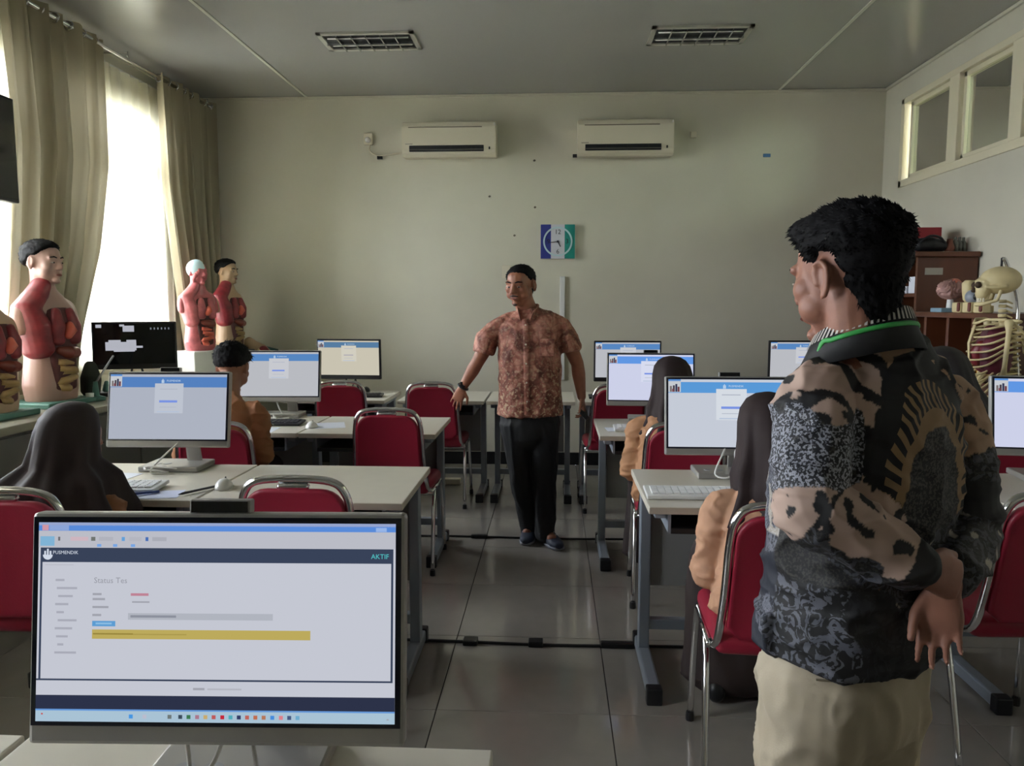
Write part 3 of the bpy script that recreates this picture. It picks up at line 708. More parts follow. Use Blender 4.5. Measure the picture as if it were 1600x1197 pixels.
cable('cable', rnd_cable((-1.60, 4.33, DZ), 10, .11, .05, .02, 5, (-1.63, 4.38, .88)), .005, m_cable, 'tangled white cable below the monitor of the boy with black hair')
cable('cable', rnd_cable((-1.5, 5.62, DZ), 5, .08, .04, .02, 9, (-1.47, 5.68, .88)), .004, m_bcable, 'black cable below the black framed monitor at the back left')
cable('cable', [(-.43, .95, .85), (-.45, .93, .79), (-.5, .86, .752), (-.56, .80, .75), (-.62, .84, .75)], .003, m_cable, 'white cable curving left below the large nearest monitor')
cable('cable', [(-.40, .95, .84), (-.385, .93, .79), (-.37, .90, .768), (-.36, .86, .767), (-.33, .83, .767)], .003, m_cable, 'short white cable at the middle below the large nearest monitor')
cable('cable', [(-.49, .95, .84), (-.47, .92, .79), (-.46, .88, .767), (-.485, .80, .752)], .003, m_cable, 'white cable hooking down behind the large nearest monitor')
def sheet(pts, label, m=m_paper, z=DZ, name='paper_sheet', th=.0012):
    bm = B(); q = [atZ(*p, z) for p in pts]; prism(bm, [(v.x, v.y) for v in q], z, z+th, plane='XY'); return tag(obj(name, bm, m), label, 'paper')
def sheet_w(cx, cy, w, d, rz, label, m=m_paper, z=DZ, name='paper_sheet', th=.0012):
    bm = B(); box(bm, (cx, cy, z+th/2), (w, d, th), 0, M.Translation((cx, cy, 0)) @ M.Rotation(rz, 4, 'Z') @ M.Translation((-cx, -cy, 0))); return tag(obj(name, bm, m), label, 'paper')
sheet_w(-1.40, 2.545, .21, .11, .18, 'bluish paper sheet hanging at the desk edge of the left headscarf student', mat('bluish paper', rgb(206, 212, 236), .7), th=.0015)
sheet_w(-1.72, 2.74, .21, .29, -.1, 'white paper sheet behind the keyboard of the left headscarf student')
sheet_w(-1.60, 3.93, .28, .17, .05, 'white paper in front of the dark keyboard of the boy')
sheet_w(-1.22, 4.10, .16, .2, .3, 'pale paper at the corner of the boy\'s desk beside the mouse')
sheet_w(.33, 4.05, .1, .12, .1, 'small white note on the desk right of the walking man')
def pen(p, q, label, m=m_black, r=.0045):
    p, q = V(p), V(q); bm = B(); limb(bm, [(p, .001), (p+(q-p)*.1, r), (q, r)], n=8); return tag(obj('pen', bm, m, None, True), label, 'pen')
pen((-1.29, 2.53, DZ+.0075), (-1.21, 2.66, DZ+.0075), 'dark pen lying beside the keyboard of the left headscarf student', mat('dark grey pen', rgb(60, 60, 64), .4))
pen((-1.46, 2.515, DZ+.0075), (-1.38, 2.57, DZ+.0075), 'blue pen lying on the bluish paper sheet', mat('blue pen', rgb(70, 90, 150), .4))
# floor cables across the aisle
m_fc = mat('floor cable cover', rgb(26, 26, 28), .5)
def floor_cable(y, x0, x1, label):
    t = thing('floor_cable', label, 'cable', (0, y, 0)); bm = B(); tube(bm, [(x0, 0, .006), (x0*.5, .012, .006), (0, -.008, .006), (x1*.5, .006, .006), (x1, 0, .006)], .006, 7, 5); obj('cord', bm, m_fc, t, True); return t
t = floor_cable(3.045, -1.2, 1.0, 'black cable with taped blocks across the aisle floor in the foreground')
for x, w in ((-.337, .06), (-.067, .06), (.275, .15)):
    bm = B(); box(bm, (x, 0, .011), (w, .05 if w < .1 else .03, .022), .004); obj('tape_block', bm, m_black, t)
t = floor_cable(4.49, -1.2, .9, 'black cable across the aisle floor at the walking man\'s feet')
bm = B(); box(bm, (-.44, 0, .011), (.1, .03, .02), .004); obj('tape_block', bm, m_black, t)
cable('floor_cables', rnd_cable((-1.05, 5.75, 0), 14, .2, .1, .04, 12), .008, m_bcable, 'black cable tangle on the floor under the back row desks')
bm = B(); b2(bm, -1.0, -.72, 5.84, 5.90, 0, .045, .006); tag(obj('power_strip', bm, m_cream), 'pale power strip on the floor under the back row desks', 'power strip')
# ------------------------------------------------------------------ people
def skin_mat(name, col):
    return mat(name, col, .5, spec=.4, bump=.08, bscale=220, var=.10, vscale=28)
m_skin1 = skin_mat('tan skin', rgb(150, 98, 76)); m_skin2 = skin_mat('light tan skin', rgb(152, 106, 88)); m_skin3 = skin_mat('warm tan skin', rgb(140, 96, 74))
m_hair = mat('black hair', rgb(16, 15, 16), .7, spec=.15)
m_eyew = mat('eye white', rgb(160, 150, 142), .4); m_iris = mat('dark iris', rgb(26, 18, 14), .2); m_lip = mat('lip', rgb(132, 78, 68), .5)
def slimb(bm, spec, side=None, n=16, sub=5, **kw):
    """limb() through a smoothed path with smoothly blended radii"""
    P_ = smooth_path([q[0] for q in spec], sub); ra = smooth_path([V((q[1], q[2] if len(q) > 2 else q[1], 0)) for q in spec], sub)
    limb(bm, [(p, k.x, k.y) for p, k in zip(P_, ra)], side, n, **kw)
def Hm(pos, yaw=0, pitch=0, roll=0, s=1.0):
    """head placement in the figure's own frame: faces +Y, yaw turns left, pitch nods down"""
    return M.Translation(V(pos)) @ M.Rotation(yaw, 4, 'Z') @ M.Rotation(-pitch, 4, 'X') @ M.Rotation(roll, 4, 'Y') @ M.Scale(s, 4)
def head(bm, H, neck_to=None, ears=True, neck_r=.052):
    T = lambda *p: H @ V(p); R = H.to_3x3(); s = H.median_scale; Rn = M([r for r in R]).to_4x4(); X = (R @ V((1, 0, 0))).normalized()
    def E(c, r): ell(bm, T(*c), r, Rn, 3)
    def Lm(spec, side=X, n=14): limb(bm, [(T(*q[0]),)+tuple(k*s for k in q[1:]) for q in spec], side, n)
    E((0, -.012, .030), (.073, .092, .083))
    Lm([((0, .010, .060), .062, .074), ((0, .016, .02), .066, .075), ((0, .018, -.02), .065, .073), ((0, .024, -.055), .059, .064), ((0, .034, -.085), .044, .048), ((0, .046, -.10), .026, .034)])
    Lm([((-.046, .076, .026), .010), ((0, .084, .024), .010), ((.046, .076, .026), .010)], None, 8)
    Lm([((0, .088, .018), .0075), ((0, .098, -.008), .0095), ((0, .1065, -.028), .0125)], None, 10)
    for k in (-1, 1):
        E((k*.013, .096, -.033), (.009, .010, .007)); E((k*.041, .052, -.014), (.024, .028, .028)); E((k*.031, .0745, .003), (.014, .010, .010))
    
    for k in (-1, 1): E((k*.040, .038, -.048), (.026, .034, .030))
    E((0, .0855, -.060), (.026, .010, .0065)); E((0, .083, -.069), (.022, .010, .0075)); E((0, .072, -.097), (.024, .018, .016))
    if ears:
        for k in (-1, 1):
            e = M.Translation((k*.074, -.010, -.004)) @ M.Rotation(k*.12, 4, 'Z') @ M.Rotation(-.18, 4, 'X')
            HE = H @ e
            ell(bm, HE @ V((0, 0, 0)), (.006, .015, .028), HE.to_3x3().to_4x4(), 2)
            arc = [HE @ V((k*.006, .013*math.cos(a)-.003 if a < 2.9 else .004, .028*math.sin(a)+.004)) for a in [-1.1+.42*q for q in range(0, 1)]]
            rim = [(.012, -.008), (.013, .014), (.006, .030), (-.008, .032), (-.018, .020), (-.017, .0), (-.010, -.018), (-.002, -.030), (.007, -.030)]
            limb(bm, [(HE @ V((k*.007, y, z)), .0048*s) for y, z in rim], n=8)
            ell(bm, HE @ V((k*.004, .003, -.026)), (.006, .008, .009), HE.to_3x3().to_4x4(), 2)
    nb = V(neck_to) if neck_to is not None else T(0, -.03, -.18)
    limb(bm, [(T(0, -.02, -.03), neck_r*s, .058*s), (T(0, -.022, -.08), neck_r*s, .056*s), (nb, .060, .060), (nb-V((0, 0, .05)), .08, .07)], X, 16)
def face(H, parent, brow=True, moustache=0):
    T = lambda *p: H @ V(p); Rn = H.to_3x3().to_4x4()
    for k in (-1, 1):
        bm = B(); ell(bm, T(k*.031, .0835, .0005), (.0115, .0055, .0036), Rn, 2); e = obj('eye', bm, m_eyew, parent, True)
        bm = B(); ell(bm, T(k*.030-.002, .0878, .0002), (.0050, .003, .0042), Rn, 2); obj('iris', bm, m_iris, e, True)
        if brow:
            bm = B(); limb(bm, [(T(k*.014, .0935, .026), .003), (T(k*.030, .0925, .031), .004), (T(k*.049, .080, .027), .0025)], n=8); obj('eyebrow', bm, m_hair, parent, True)
    bm = B(); ell(bm, T(0, .0915, -.0645), (.022, .0045, .0070), Rn, 2); obj('lips', bm, m_lip, parent, True)
    if moustache:
        bm = B(); limb(bm, [(T(-.024, .090, -.055), .003), (T(0, .1005, -.049), .0055), (T(.024, .090, -.055), .003)], n=8); obj('moustache', bm, mat('thin moustache', rgb(72, 52, 44), .7), parent, True)
        bm = B(); ell(bm, T(0, .083, -.103), (.014, .008, .010), Rn, 2); obj('goatee', bm, mat('thin moustache', rgb(46, 34, 30), .7), parent, True)
def sstep(x): x = max(0, min(1, x)); return x*x*(3-2*x)
def hair(H, parent, top=.018, side=.006, quiff=0, strands=900, seed=1, zt=None, back=.012, slen=.016, name='hair', nape=0):
    zt = zt or [(1.0, .60), (.75, .50), (.45, .26), (.25, .10), (0, .12), (-.2, -.12), (-.5, -.42), (-1, -.60)]
    def thr(y):
        for (ya, a), (yb_, b) in zip(zt, zt[1:]):
            if ya >= y >= yb_: return a+(b-a)*(ya-y)/(ya-yb_)
        return zt[-1][1]
    C = V((0, -.012, .030)); R0 = V((.0755, .0945, .0855))
    def pt(d, extra=0):
        z0 = thr(d.y)+.05*noise.noise(d*7); c = sstep((d.z-z0)/.10+.35)
        th = side+(top-side)*sstep((d.z+.05)/.6)+back*sstep(-d.y)*sstep((d.z+.5)/.4)+quiff*sstep((d.y-.25)/.5)*sstep((d.z-.35)/.3)
        th *= .85+.35*noise.noise(d*9+V((seed, 0, 0)))
        q = V((d.x*R0.x, d.y*R0.y, d.z*R0.z)); n = V((d.x/R0.x, d.y/R0.y, d.z/R0.z)).normalized()
        return C+q*(.90+.10*c)+n*(th*c+extra), n, c
    bm = B(); r = bmesh.ops.create_icosphere(bm, subdivisions=5, radius=1)
    for v in r['verts']: v.co = H @ pt(v.co.normalized())[0]
    rg = random.Random(seed)
    for k in range(strands):
        a = rg.uniform(0, 2*PI); z = rg.uniform(-.6, 1); q = math.sqrt(max(0, 1-z*z)); d = V((q*math.cos(a), q*math.sin(a), z))
        p, n, c = pt(d)
        if c < .55: continue
        flow = V((.25*d.x, .9*max(0, d.z)-.1, -.5+.5*d.z)) if d.z < .75 else V((.3, .9, .15))
        flow = (flow-n*flow.dot(n)); f = (n*.55+flow.normalized()*.8+V((rg.uniform(-.3, .3), rg.uniform(-.3, .3), rg.uniform(-.3, .3)))).normalized()
        L = slen*(.35+.65*sstep((d.z+.1)/.5))*rg.uniform(.5, 1.1); sd = f.orthogonal().normalized(); u = f.cross(sd); w = .0022
        base = p-n*.003; vs = [bm.verts.new(H @ (base+(sd*math.cos(t)+u*math.sin(t))*w)) for t in (0, 2.09, 4.19)]; tip = bm.verts.new(H @ (base+f*(L+.003)))
        for i in range(3): bm.faces.new((vs[i], vs[(i+1) % 3], tip))
    if nape:
        X_ = (H.to_3x3() @ V((1, 0, 0))).normalized()
        sp_ = [((0, -.052, .04), .066, .050), ((0, -.052, -.01), .062, .047), ((0, -.048, -.045), .050, .043), ((0, -.042, -nape), .034, .036)]
        nb_ = B(); limb(nb_, [(V(q), a, b) for q, a, b in sp_], (1, 0, 0), 28)
        bmesh.ops.subdivide_edges(nb_, edges=nb_.edges[:], cuts=2, use_grid_fill=True)
        nme = remesh(nb_, .004, 4); displace(nme, lambda p, n: .0035*noise.noise(V((p.x*150, p.y*150, p.z*45))))
        vs = [bm.verts.new(H @ v.co) for v in nme.vertices]
        for p in nme.polygons: bm.faces.new([vs[i] for i in p.vertices])
        for v in list(nme.vertices)[::9]:
            n = v.normal
            if n.y > .3 or n.z > .6: continue
            p = v.co; f = (n*.25+V((rg.uniform(-.3, .3), 0, -1))).normalized(); sd = f.orthogonal().normalized(); u = f.cross(sd)
            q = [bm.verts.new(H @ (p-n*.002+(sd*math.cos(t_)+u*math.sin(t_))*.0016)) for t_ in (0, 2.09, 4.19)]; tip = bm.verts.new(H @ (p+f*.012))
            for i in range(3): bm.faces.new((q[i], q[(i+1) % 3], tip))
    return obj(name, bm, m_hair, parent, True)
def hand(bm, wrist, d, n, thumb, curl=(.25, .3, .35, .4), spread=.06, thumb_out=.7, s=1.0):
    """palm and five fingers; d = wrist to knuckles, n = the way the palm faces, thumb = +1/-1 side of d x n"""
    wrist = V(wrist); d = V(d).normalized(); n = V(n); n = (n-d*n.dot(d)).normalized(); w = d.cross(n)*thumb
    kn = wrist+d*.082*s
    limb(bm, [(wrist-d*.02*s, .024*s, .019*s), (wrist+d*.02*s, .033*s, .016*s), (wrist+d*.055*s, .040*s, .015*s), (kn, .038*s, .012*s)], w, 14, 2.6)
    L = [(.074, .0085), (.082, .0088), (.076, .0084), (.060, .0074)]
    for i, (ln, r) in enumerate(L):
        o = (.029-.0195*i)*s; base = wrist+d*(.074-.004*abs(i-1))*s+w*o
        dd = (d+w*spread*(1.5-i)).normalized(); pts = [(base, r*s)]; p = base; a = 0
        for j, fr in enumerate((.46, .30, .24)):
            a += curl[i]*(1 if j == 0 else 1.15)
            v = dd*math.cos(a)+n*math.sin(a); p = p+v*ln*fr*s; pts.append((p, r*s*(1-.12*(j+1))))
        limb(bm, pts, w, 10)
    b = wrist+d*.022*s+w*.026*s; t1 = (d*.62+w*thumb_out+n*.25).normalized(); t2 = (d*.9+w*.25*thumb_out+n*.35).normalized()
    limb(bm, [(wrist+d*.012*s+w*.012*s, .014*s), (b, .0135*s), (b+t1*.038*s, .0105*s), (b+t1*.038*s+t2*.030*s, .0088*s), (b+t1*.038*s+t2*.05*s, .0072*s)], None, 10)
def folds(amp, fx=9, fz=5, seed=0):
    def f(p, n):
        q = V((p.x*fx, p.y*fx, p.z*fz))+V((seed, seed*.7, 0)); v = noise.noise(q)
        return amp*(1-2*abs(v))*.9+amp*.5*noise.noise(q*2.3)
    return f
def creases(amp, fx=8, fz=16, seed=0, soft=.006):
    """narrow pulled creases over soft swells"""
    def f(p, n):
        q = V((p.x*fx, p.y*fx, p.z*fz))+V((seed*1.7, seed, 0)); a = noise.noise(q); b = noise.noise(q*1.9+V((5, 2, 1)))
        return amp*(1-min(1, abs(a)*4.5))**1.5+amp*.5*(1-min(1, abs(b)*4.5))+soft*noise.noise(p*7+V((seed, 0, 0)))
    return f
def cloth_obj(name, bm, m, parent, voxel=.008, it=3, fold=None):
    me = remesh(bm, voxel, it)
    if fold: displace(me, fold)
    return obj(name, me, m, parent)
def shoe(bm, heel, toe_dir, s=1.0, up=.0):
    h = V(heel); d = V(toe_dir).normalized(); X = d.cross(V((0, 0, 1))).normalized()
    limb(bm, [(h+V((0, 0, .045)), .034*s, .040), (h+d*.07*s+V((0, 0, .05)), .036*s, .045), (h+d*.14*s+V((0, 0, .036)), .044*s, .033), (h+d*.20*s+V((0, 0, .028+up)), .043*s, .025), (h+d*.235*s+V((0, 0, .026+up)), .030*s, .02)], X, 14, 2.4)
# ------------------------------------------------------------------ counter along the windows
m_ctop = mat('grey green counter top', rgb(150, 148, 132), .35, var=.04, vscale=10); m_cbody = mat('dark grey counter body', rgb(86, 86, 84), .6)
CT = .85; CX1 = -2.45
t = thing('wall_counter', 'long grey counter along the windows carrying anatomy models', 'counter', ((XL+CX1)/2, 4.45, 0))
w_ = CX1-XL
bm = B(); box(bm, (0, 0, CT-.02), (w_-.004, 3.7, .04), .006); obj('counter_top', bm, m_ctop, t)
bm = B(); box(bm, (-.02, 0, (CT-.04)/2), (w_-.06, 3.66, CT-.04)); obj('body', bm, m_cbody, t)
for k in range(6):
    y = -1.83+.61*(k+.5); bm = B(); box(bm, (w_/2-.044, y, .44), (.018, .595, .70), .004); d = obj('door', bm, mat('counter door grey', rgb(112, 112, 108), .5), t)
    bm = B(); tube(bm, [(w_/2-.02, y+.22, .66), (w_/2-.02, y+.22, .76)], .006, 8); obj('handle', bm, m_chrome, d)
# ------------------------------------------------------------------ anatomy models
m_flesh = mat('model skin cream', rgb(182, 152, 126), .45); m_muscle = mat('model muscle red', rgb(124, 40, 46), .4, var=.25, vscale=22); m_muscle2 = mat('model muscle rose', rgb(176, 92, 96), .4, var=.2, vscale=26)
m_organ = mat('model organ brown', rgb(120, 52, 40), .4); m_yel = mat('model fat yellow', rgb(160, 130, 84), .45); m_bone = mat('model bone', rgb(212, 196, 150), .5, var=.08, vscale=12)
m_pale = mat('model pale blue skull', rgb(176, 200, 206), .4); m_teal = mat('teal base', rgb(84, 128, 118), .5); m_dflesh = mat('model dark cream', rgb(168, 140, 110), .5); m_lung = mat('model organ orange', rgb(204, 96, 76), .4)
def torso_model(label, x, y, rz, s=1.0, skin=m_flesh, muscle=m_muscle, headk='hair', base=m_teal, bz=.03, half=True):
    t = thing('anatomical_torso', label, 'anatomy model', (x, y, CT), rz)
    X = (1, 0, 0); bm = B()
    Z = lambda z: bz+z*s
    limb(bm, [((0, 0, Z(.0)), .13*s, .10*s), ((0, 0, Z(.08)), .145*s, .105*s), ((0, 0, Z(.22)), .125*s, .095*s), ((0, 0, Z(.38)), .15*s, .105*s), ((0, -.01*s, Z(.47)), .165*s, .09*s), ((0, -.015*s, Z(.53)), .11*s, .07*s), ((0, -.01*s, Z(.57)), .06*s, .055*s)], X, 24, 2.3)
    for k in (-1, 1): slimb(bm, [((k*.09*s, -.01*s, Z(.485)), .05*s), ((k*.135*s, -.01*s, Z(.465)), .052*s), ((k*.16*s, -.01*s, Z(.42)), .048*s), ((k*.168*s, 0, Z(.36)), .042*s)], None, 14)
    H = Hm((0, .0, Z(.70)), 0, 0, 0, .95*s)
    if headk in ('hair', 'skull'): head(bm, H, (0, -.01*s, Z(.57)))
    else: limb(bm, [((0, -.01*s, Z(.56)), .055*s), ((0, -.005*s, Z(.60)), .05*s)], X, 14)
    obj('torso', remesh(bm, .007, 3), skin, t)
    # opened front: muscle panel and organs standing proud of the cavity
    bm = B(); limb(bm, [((.0, .075*s, Z(.06)), .08*s, .035*s), ((.0, .075*s, Z(.22)), .085*s, .035*s), ((0, .08*s, Z(.38)), .11*s, .035*s), ((0, .06*s, Z(.46)), .09*s, .03*s)], X, 18, 2.6); obj('cavity', remesh(bm, .008, 3), mat('model cavity dark', rgb(78, 30, 30), .5), t)
    for k in (-1, 1):
        bm = B(); limb(bm, [((k*.055*s, .10*s, Z(.30)), .045*s, .03*s), ((k*.055*s, .105*s, Z(.38)), .046*s, .032*s), ((k*.045*s, .09*s, Z(.46)), .026*s, .022*s)], X, 14); obj('lung', remesh(bm, .007, 3), muscle, t)
    bm = B(); limb(bm, [((-.07*s, .10*s, Z(.24)), .03*s), ((0, .115*s, Z(.245)), .035*s), ((.06*s, .105*s, Z(.26)), .02*s)], None, 12); obj('liver', remesh(bm, .007, 3), m_organ, t)
    bm = B(); pts = [V((.06*s*math.sin(q*1.9), .10*s+.012*s*math.cos(q*1.3), Z(.06)+.14*s*q/14)) for q in range(15)]; tube(bm, pts, .017*s, 8, 3); obj('intestines', bm, m_yel if muscle is m_muscle else m_lung, t, True)
    bm = B(); limb(bm, [((.02*s, .13*s, Z(.33)), .022*s), ((.0, .135*s, Z(.36)), .03*s), ((-.01*s, .12*s, Z(.39)), .018*s)], None, 12); obj('heart', bm, m_lung, t, True)
    if half:
        bm = B(); limb(bm, [((.10*s, .03*s, Z(.25)), .055*s, .085*s), ((.12*s, .02*s, Z(.38)), .065*s, .095*s), ((.13*s, .0, Z(.47)), .065*s, .075*s), ((.06*s, .0, Z(.54)), .05*s, .062*s), ((.03*s, .01*s, Z(.60)), .036*s, .052*s)], X, 16); obj('muscle_side', remesh(bm, .008, 3), muscle, t)
    if headk == 'hair':
        hr = hair(H, t, .016, .010, .006, 0, 5, back=.01)
        face(H, t)
    if headk == 'skull':
        bm = B(); R4 = H.to_3x3().to_4x4(); ell(bm, H @ V((0, -.012, .036)), (.084, .101, .090), R4, 4)
        for v in bm.verts:
            q = H.inverted() @ v.co
            if q.x < -.02 or q.z < -.03: v.co = H @ (V((0, 0, .02))+(q-V((0, 0, .02)))*.84)
        obj('skull_cap', bm, m_pale, t, True)
        bm = B(); limb(bm, [(H @ V((.05, .05, -.02)), .02), (H @ V((.055, .02, -.06)), .022), (H @ V((.04, .01, -.10)), .02)], None, 10); obj('jaw_muscle', bm, m_muscle2, t, True)
    bm = B(); box(bm, (0, 0, bz/2), (.36*s, .28*s, bz), .008); obj('base', bm, base, t)
    return t
p = atX(20, 500, -2.72); torso_model('headless cream torso model with a red opened chest at the left edge', -2.72, 3.56, -PI/2-.05, .90, headk='none')
torso_model('tall torso model with black hair and red chest beside the wide curtain', -2.76, 4.06, -PI/2-.12, 1.06, skin=mat('model skin rose', rgb(166, 132, 122), .45), headk='hair')
torso_model('red muscle torso model with a pale blue skull in front of the bright window', -2.70, 5.74, -PI/2-.45, .84, muscle=m_muscle2, headk='skull', base=m_white, bz=.20, skin=m_muscle2)
torso_model('dark haired torso model in the back left corner by the curtain', -2.64, 6.14, -PI/2-.2, .90, skin=m_dflesh, headk='hair', bz=.18, base=mat('dark base', rgb(60, 62, 60), .5))
# lying part model and its teal stand
t = thing('organ_model', 'small opened organ model on the counter near the back corner', 'anatomy model', (-2.52, 6.46, CT), -PI/2-.6)
bm = B(); box(bm, (0, 0, .015), (.28, .2, .03), .006); obj('base', bm, m_teal, t)
bm = B(); limb(bm, [((-.09, 0, .09), .05, .06), ((0, 0, .14), .08, .08), ((.07, -.02, .20), .06, .06), ((.10, -.02, .25), .03, .04)], (0, 1, 0), 14); obj('shell', remesh(bm, .008, 3), m_dflesh, t)
bm = B(); ell(bm, (0, .055, .15), (.05, .04, .05)); obj('red_core', bm, m_muscle, t, True)
for k in range(4):
    bm = B(); limb(bm, [((-.05+.035*k, .06, .06+.02*k), .012), ((-.04+.035*k, .085, .11+.02*k), .010)], n=10); obj('vessel', bm, m_bone, t, True)
bm = B(); prism(bm, [(0, 0), (.18, 0), (.18, .16), (.03, .2)], -.02, .02); o = obj('teal_block', bm, mat('dark teal plastic', rgb(52, 92, 92), .5), None, loc=(-2.38-.2, 6.56, CT)); tag(o, 'dark teal wedge behind the small organ model', 'block')
# clutter on the counter
t = thing('metal_rod', 'thin slanted metal rod on a small foot in front of the dark monitor', 'rod')
a, b = atX(177, 556, -2.60), atX(149, 599, -2.62); t.location = (b.x, b.y, CT); o_ = V((b.x, b.y, CT)); a -= o_; b -= o_
bm = B(); tube(bm, [b, a], .006, 8); obj('rod', bm, mat('dull steel', (.4, .41, .44), .35, metal=.8), t, True)
bm = B(); lathe(bm, [(.05, 0), (.05, .02), (.02, .03), (.012, max(.04, b.z+.01))], (0, 0, 0), 16); obj('foot', bm, m_teal, t, True)
bm = B(); limb(bm, [((-2.70, 4.32, CT+.04), .06, .05), ((-2.70, 4.33, CT+.12), .07, .05), ((-2.71, 4.35, CT+.20), .04, .03)], (0, 1, 0), 14); tag(obj('cloth_bag', remesh(bm, .008, 3), mat('dark olive cloth', rgb(40, 44, 36), .8)), 'dark olive bag slumped beside the tall torso model', 'bag')
t = thing('tray', 'dark tray of small model pieces in front of the bright curtain', 'tray', (-2.66, 4.55, CT))
bm = B(); box(bm, (0, 0, .012), (.24, .26, .024), .006); obj('tray_base', bm, mat('dark tray', rgb(54, 58, 58), .5), t)
for k, (dx, dy, hh) in enumerate(((-.05, -.06, .05), (.04, .02, .04), (.02, .09, .06), (-.06, .06, .035))):
    bm = B(); limb(bm, [((dx, dy, .03), .02), ((dx, dy+.01, .03+hh), .013)], n=10); obj('model_piece', bm, m_bone if k % 2 else m_teal, t, True)
p = atZ(141, 628, CT); bm = B(); lathe(bm, [(.018, 0), (.022, .05), (.02, .05), (.016, .006)], (p.x, p.y, CT), 14); tag(obj('cup', bm, m_white, None, True), 'tiny white cup near the counter edge', 'cup')
# ------------------------------------------------------------------ wooden cabinets by the right wall
X0, X1, Y0, Y1, TZ = 2.325, 2.70, 5.10, 6.25, 1.70
t = thing('tall_cabinet', 'tall reddish brown cabinet with open pigeonholes by the right wall', 'cabinet', ((X0+X1)/2, (Y0+Y1)/2, 0))
cx, cy = (X0+X1)/2, (Y0+Y1)/2
def part(nm, x0, x1, y0, y1, z0, z1, m, par, bev=.003): bm = B(); b2(bm, x0-cx, x1-cx, y0-cy, y1-cy, z0, z1, bev); return obj(nm, bm, m, par)
for y in (Y0, Y1-.03): part('side_panel', X0, X1, y, y+.03, 0, TZ, m_wood, t)
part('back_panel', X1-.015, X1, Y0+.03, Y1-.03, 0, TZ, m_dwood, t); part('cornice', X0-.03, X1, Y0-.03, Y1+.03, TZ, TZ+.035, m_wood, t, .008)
for k in range(1, 3): y = Y0+(Y1-Y0)*k/3; part('divider', X0+.01, X1-.015, y-.012, y+.012, .06, TZ, m_wood, t)
for z in (.06, .45, .72, .98, 1.22, 1.46): part('shelf', X0+.005, X1-.015, Y0+.03, Y1-.03, z-.012, z+.012, m_wood, t)
lp = part('label_plate', 0, 0, 0, 0, 0, 0, m_paper, t) if False else None
q = atY(1459, 424, Y0); bm = B(); b2(bm, q.x-.055-cx, q.x+.055-cx, Y0-.004-cy, Y0-cy, q.z-.022, q.z+.022); obj('label_plate', bm, mat('label card', rgb(176, 172, 160), .6), t)
for i, z in enumerate((.98, 1.22, 1.46)):
    for k in range(2):
        for j in range(2):
            y = Y0+.07+.37*k+.12*j; part('paper_stack', X0+.02, X0+.24, y, y+.09, z+.012, z+.06+.03*((i+j+k) % 3), m_paper, t)
X0, X1, Y0, Y1, TZ = 2.22, 2.70, 3.95, 5.0, 1.355
t = thing('open_shelf', 'low reddish brown open shelf carrying small bone models', 'shelf', ((X0+X1)/2, (Y0+Y1)/2, 0)); cx, cy = (X0+X1)/2, (Y0+Y1)/2
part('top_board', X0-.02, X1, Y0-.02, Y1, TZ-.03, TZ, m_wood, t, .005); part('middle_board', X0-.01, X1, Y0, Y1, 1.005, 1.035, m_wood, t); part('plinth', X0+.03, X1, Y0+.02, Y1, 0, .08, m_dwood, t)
for y in (Y0, Y1-.025): part('side_panel', X0, X1, y, y+.025, .08, TZ-.03, m_wood, t)
for k in range(1, 4): y = Y0+(Y1-Y0)*k/4; part('divider', X0, X1-.015, y-.015, y+.015, 1.035, TZ-.03, m_wood, t)
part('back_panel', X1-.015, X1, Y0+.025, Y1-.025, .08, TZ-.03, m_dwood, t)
for k in range(2): y = Y0+.03+(Y1-Y0-.06)*k/2; d = part('door', X0, X0+.02, y+.005, y+(Y1-Y0-.06)/2-.005, .09, .995, m_wood, t); bm = B(); ell(bm, (X0-.012-cx, y+.08+.3*(1-k)-cy, .6), (.012, .012, .012), sub=2); obj('knob', bm, m_chrome, d, True)
SH = [t, TZ]
def book(x0, x1, y0, y1, z0, z1, m, label, nm='book', cat='book'):
    bm = B(); b2(bm, x0, x1, y0, y1, z0, z1, .003); o = obj(nm, bm, m); bm = B(); b2(bm, x0+.006, x1+.003, y0+.004, y1-.004, z0+.004, z1-.004); tag(o, label, cat); return o
for k, (dz, hh) in enumerate(((0, .055), (.06, .05), (.115, .045))): book(X0+.04, X0+.28, 4.80, 4.91, 1.037+dz, 1.037+dz+hh, m_paper, ['lowest', 'middle', 'topmost'][k]+' white paper bundle in the far end of the open shelf', 'paper_bundle', 'paper bundle')
book(X0+.02, X0+.25, 4.06, 4.19, 1.037, 1.17, mat('yellow box card', rgb(212, 160, 30), .5), 'yellow box in the near end of the open shelf', 'yellow_box', 'box')
# things on top of the tall cabinet
Z1 = 1.737
bm = B(); b2(bm, 2.40, 2.56, 5.30, 5.52, Z1, Z1+.17, .004); o = obj('red_carton', bm, mat('red printed carton', rgb(150, 30, 42), .5)); tag(o, 'red carton on top of the tall cabinet', 'box')
bm = B(); b2(bm, 2.398, 2.40, 5.32, 5.50, Z1+.05, Z1+.09); b2(bm, 2.42, 2.54, 5.297, 5.30, Z1+.06, Z1+.10); c = obj('pale_print', bm, mat('pale print', rgb(190, 150, 150), .5), o)
t = thing('camera_case', 'black bag with straps on top of the tall cabinet', 'bag', (2.44, 5.19, Z1))
bm = B(); limb(bm, [((-.08, 0, .045), .04, .045), ((0, 0, .05), .05, .05), ((.08, .01, .04), .04, .04)], (0, 1, 0), 14); obj('bag_body', remesh(bm, .008, 3), m_black, t)
bm = B(); tube(bm, [(-.08, -.03, .06), (-.03, -.05, .10), (.04, -.04, .09), (.08, -.02, .05)], .008, 6, 4); obj('strap', bm, m_black, t, True)
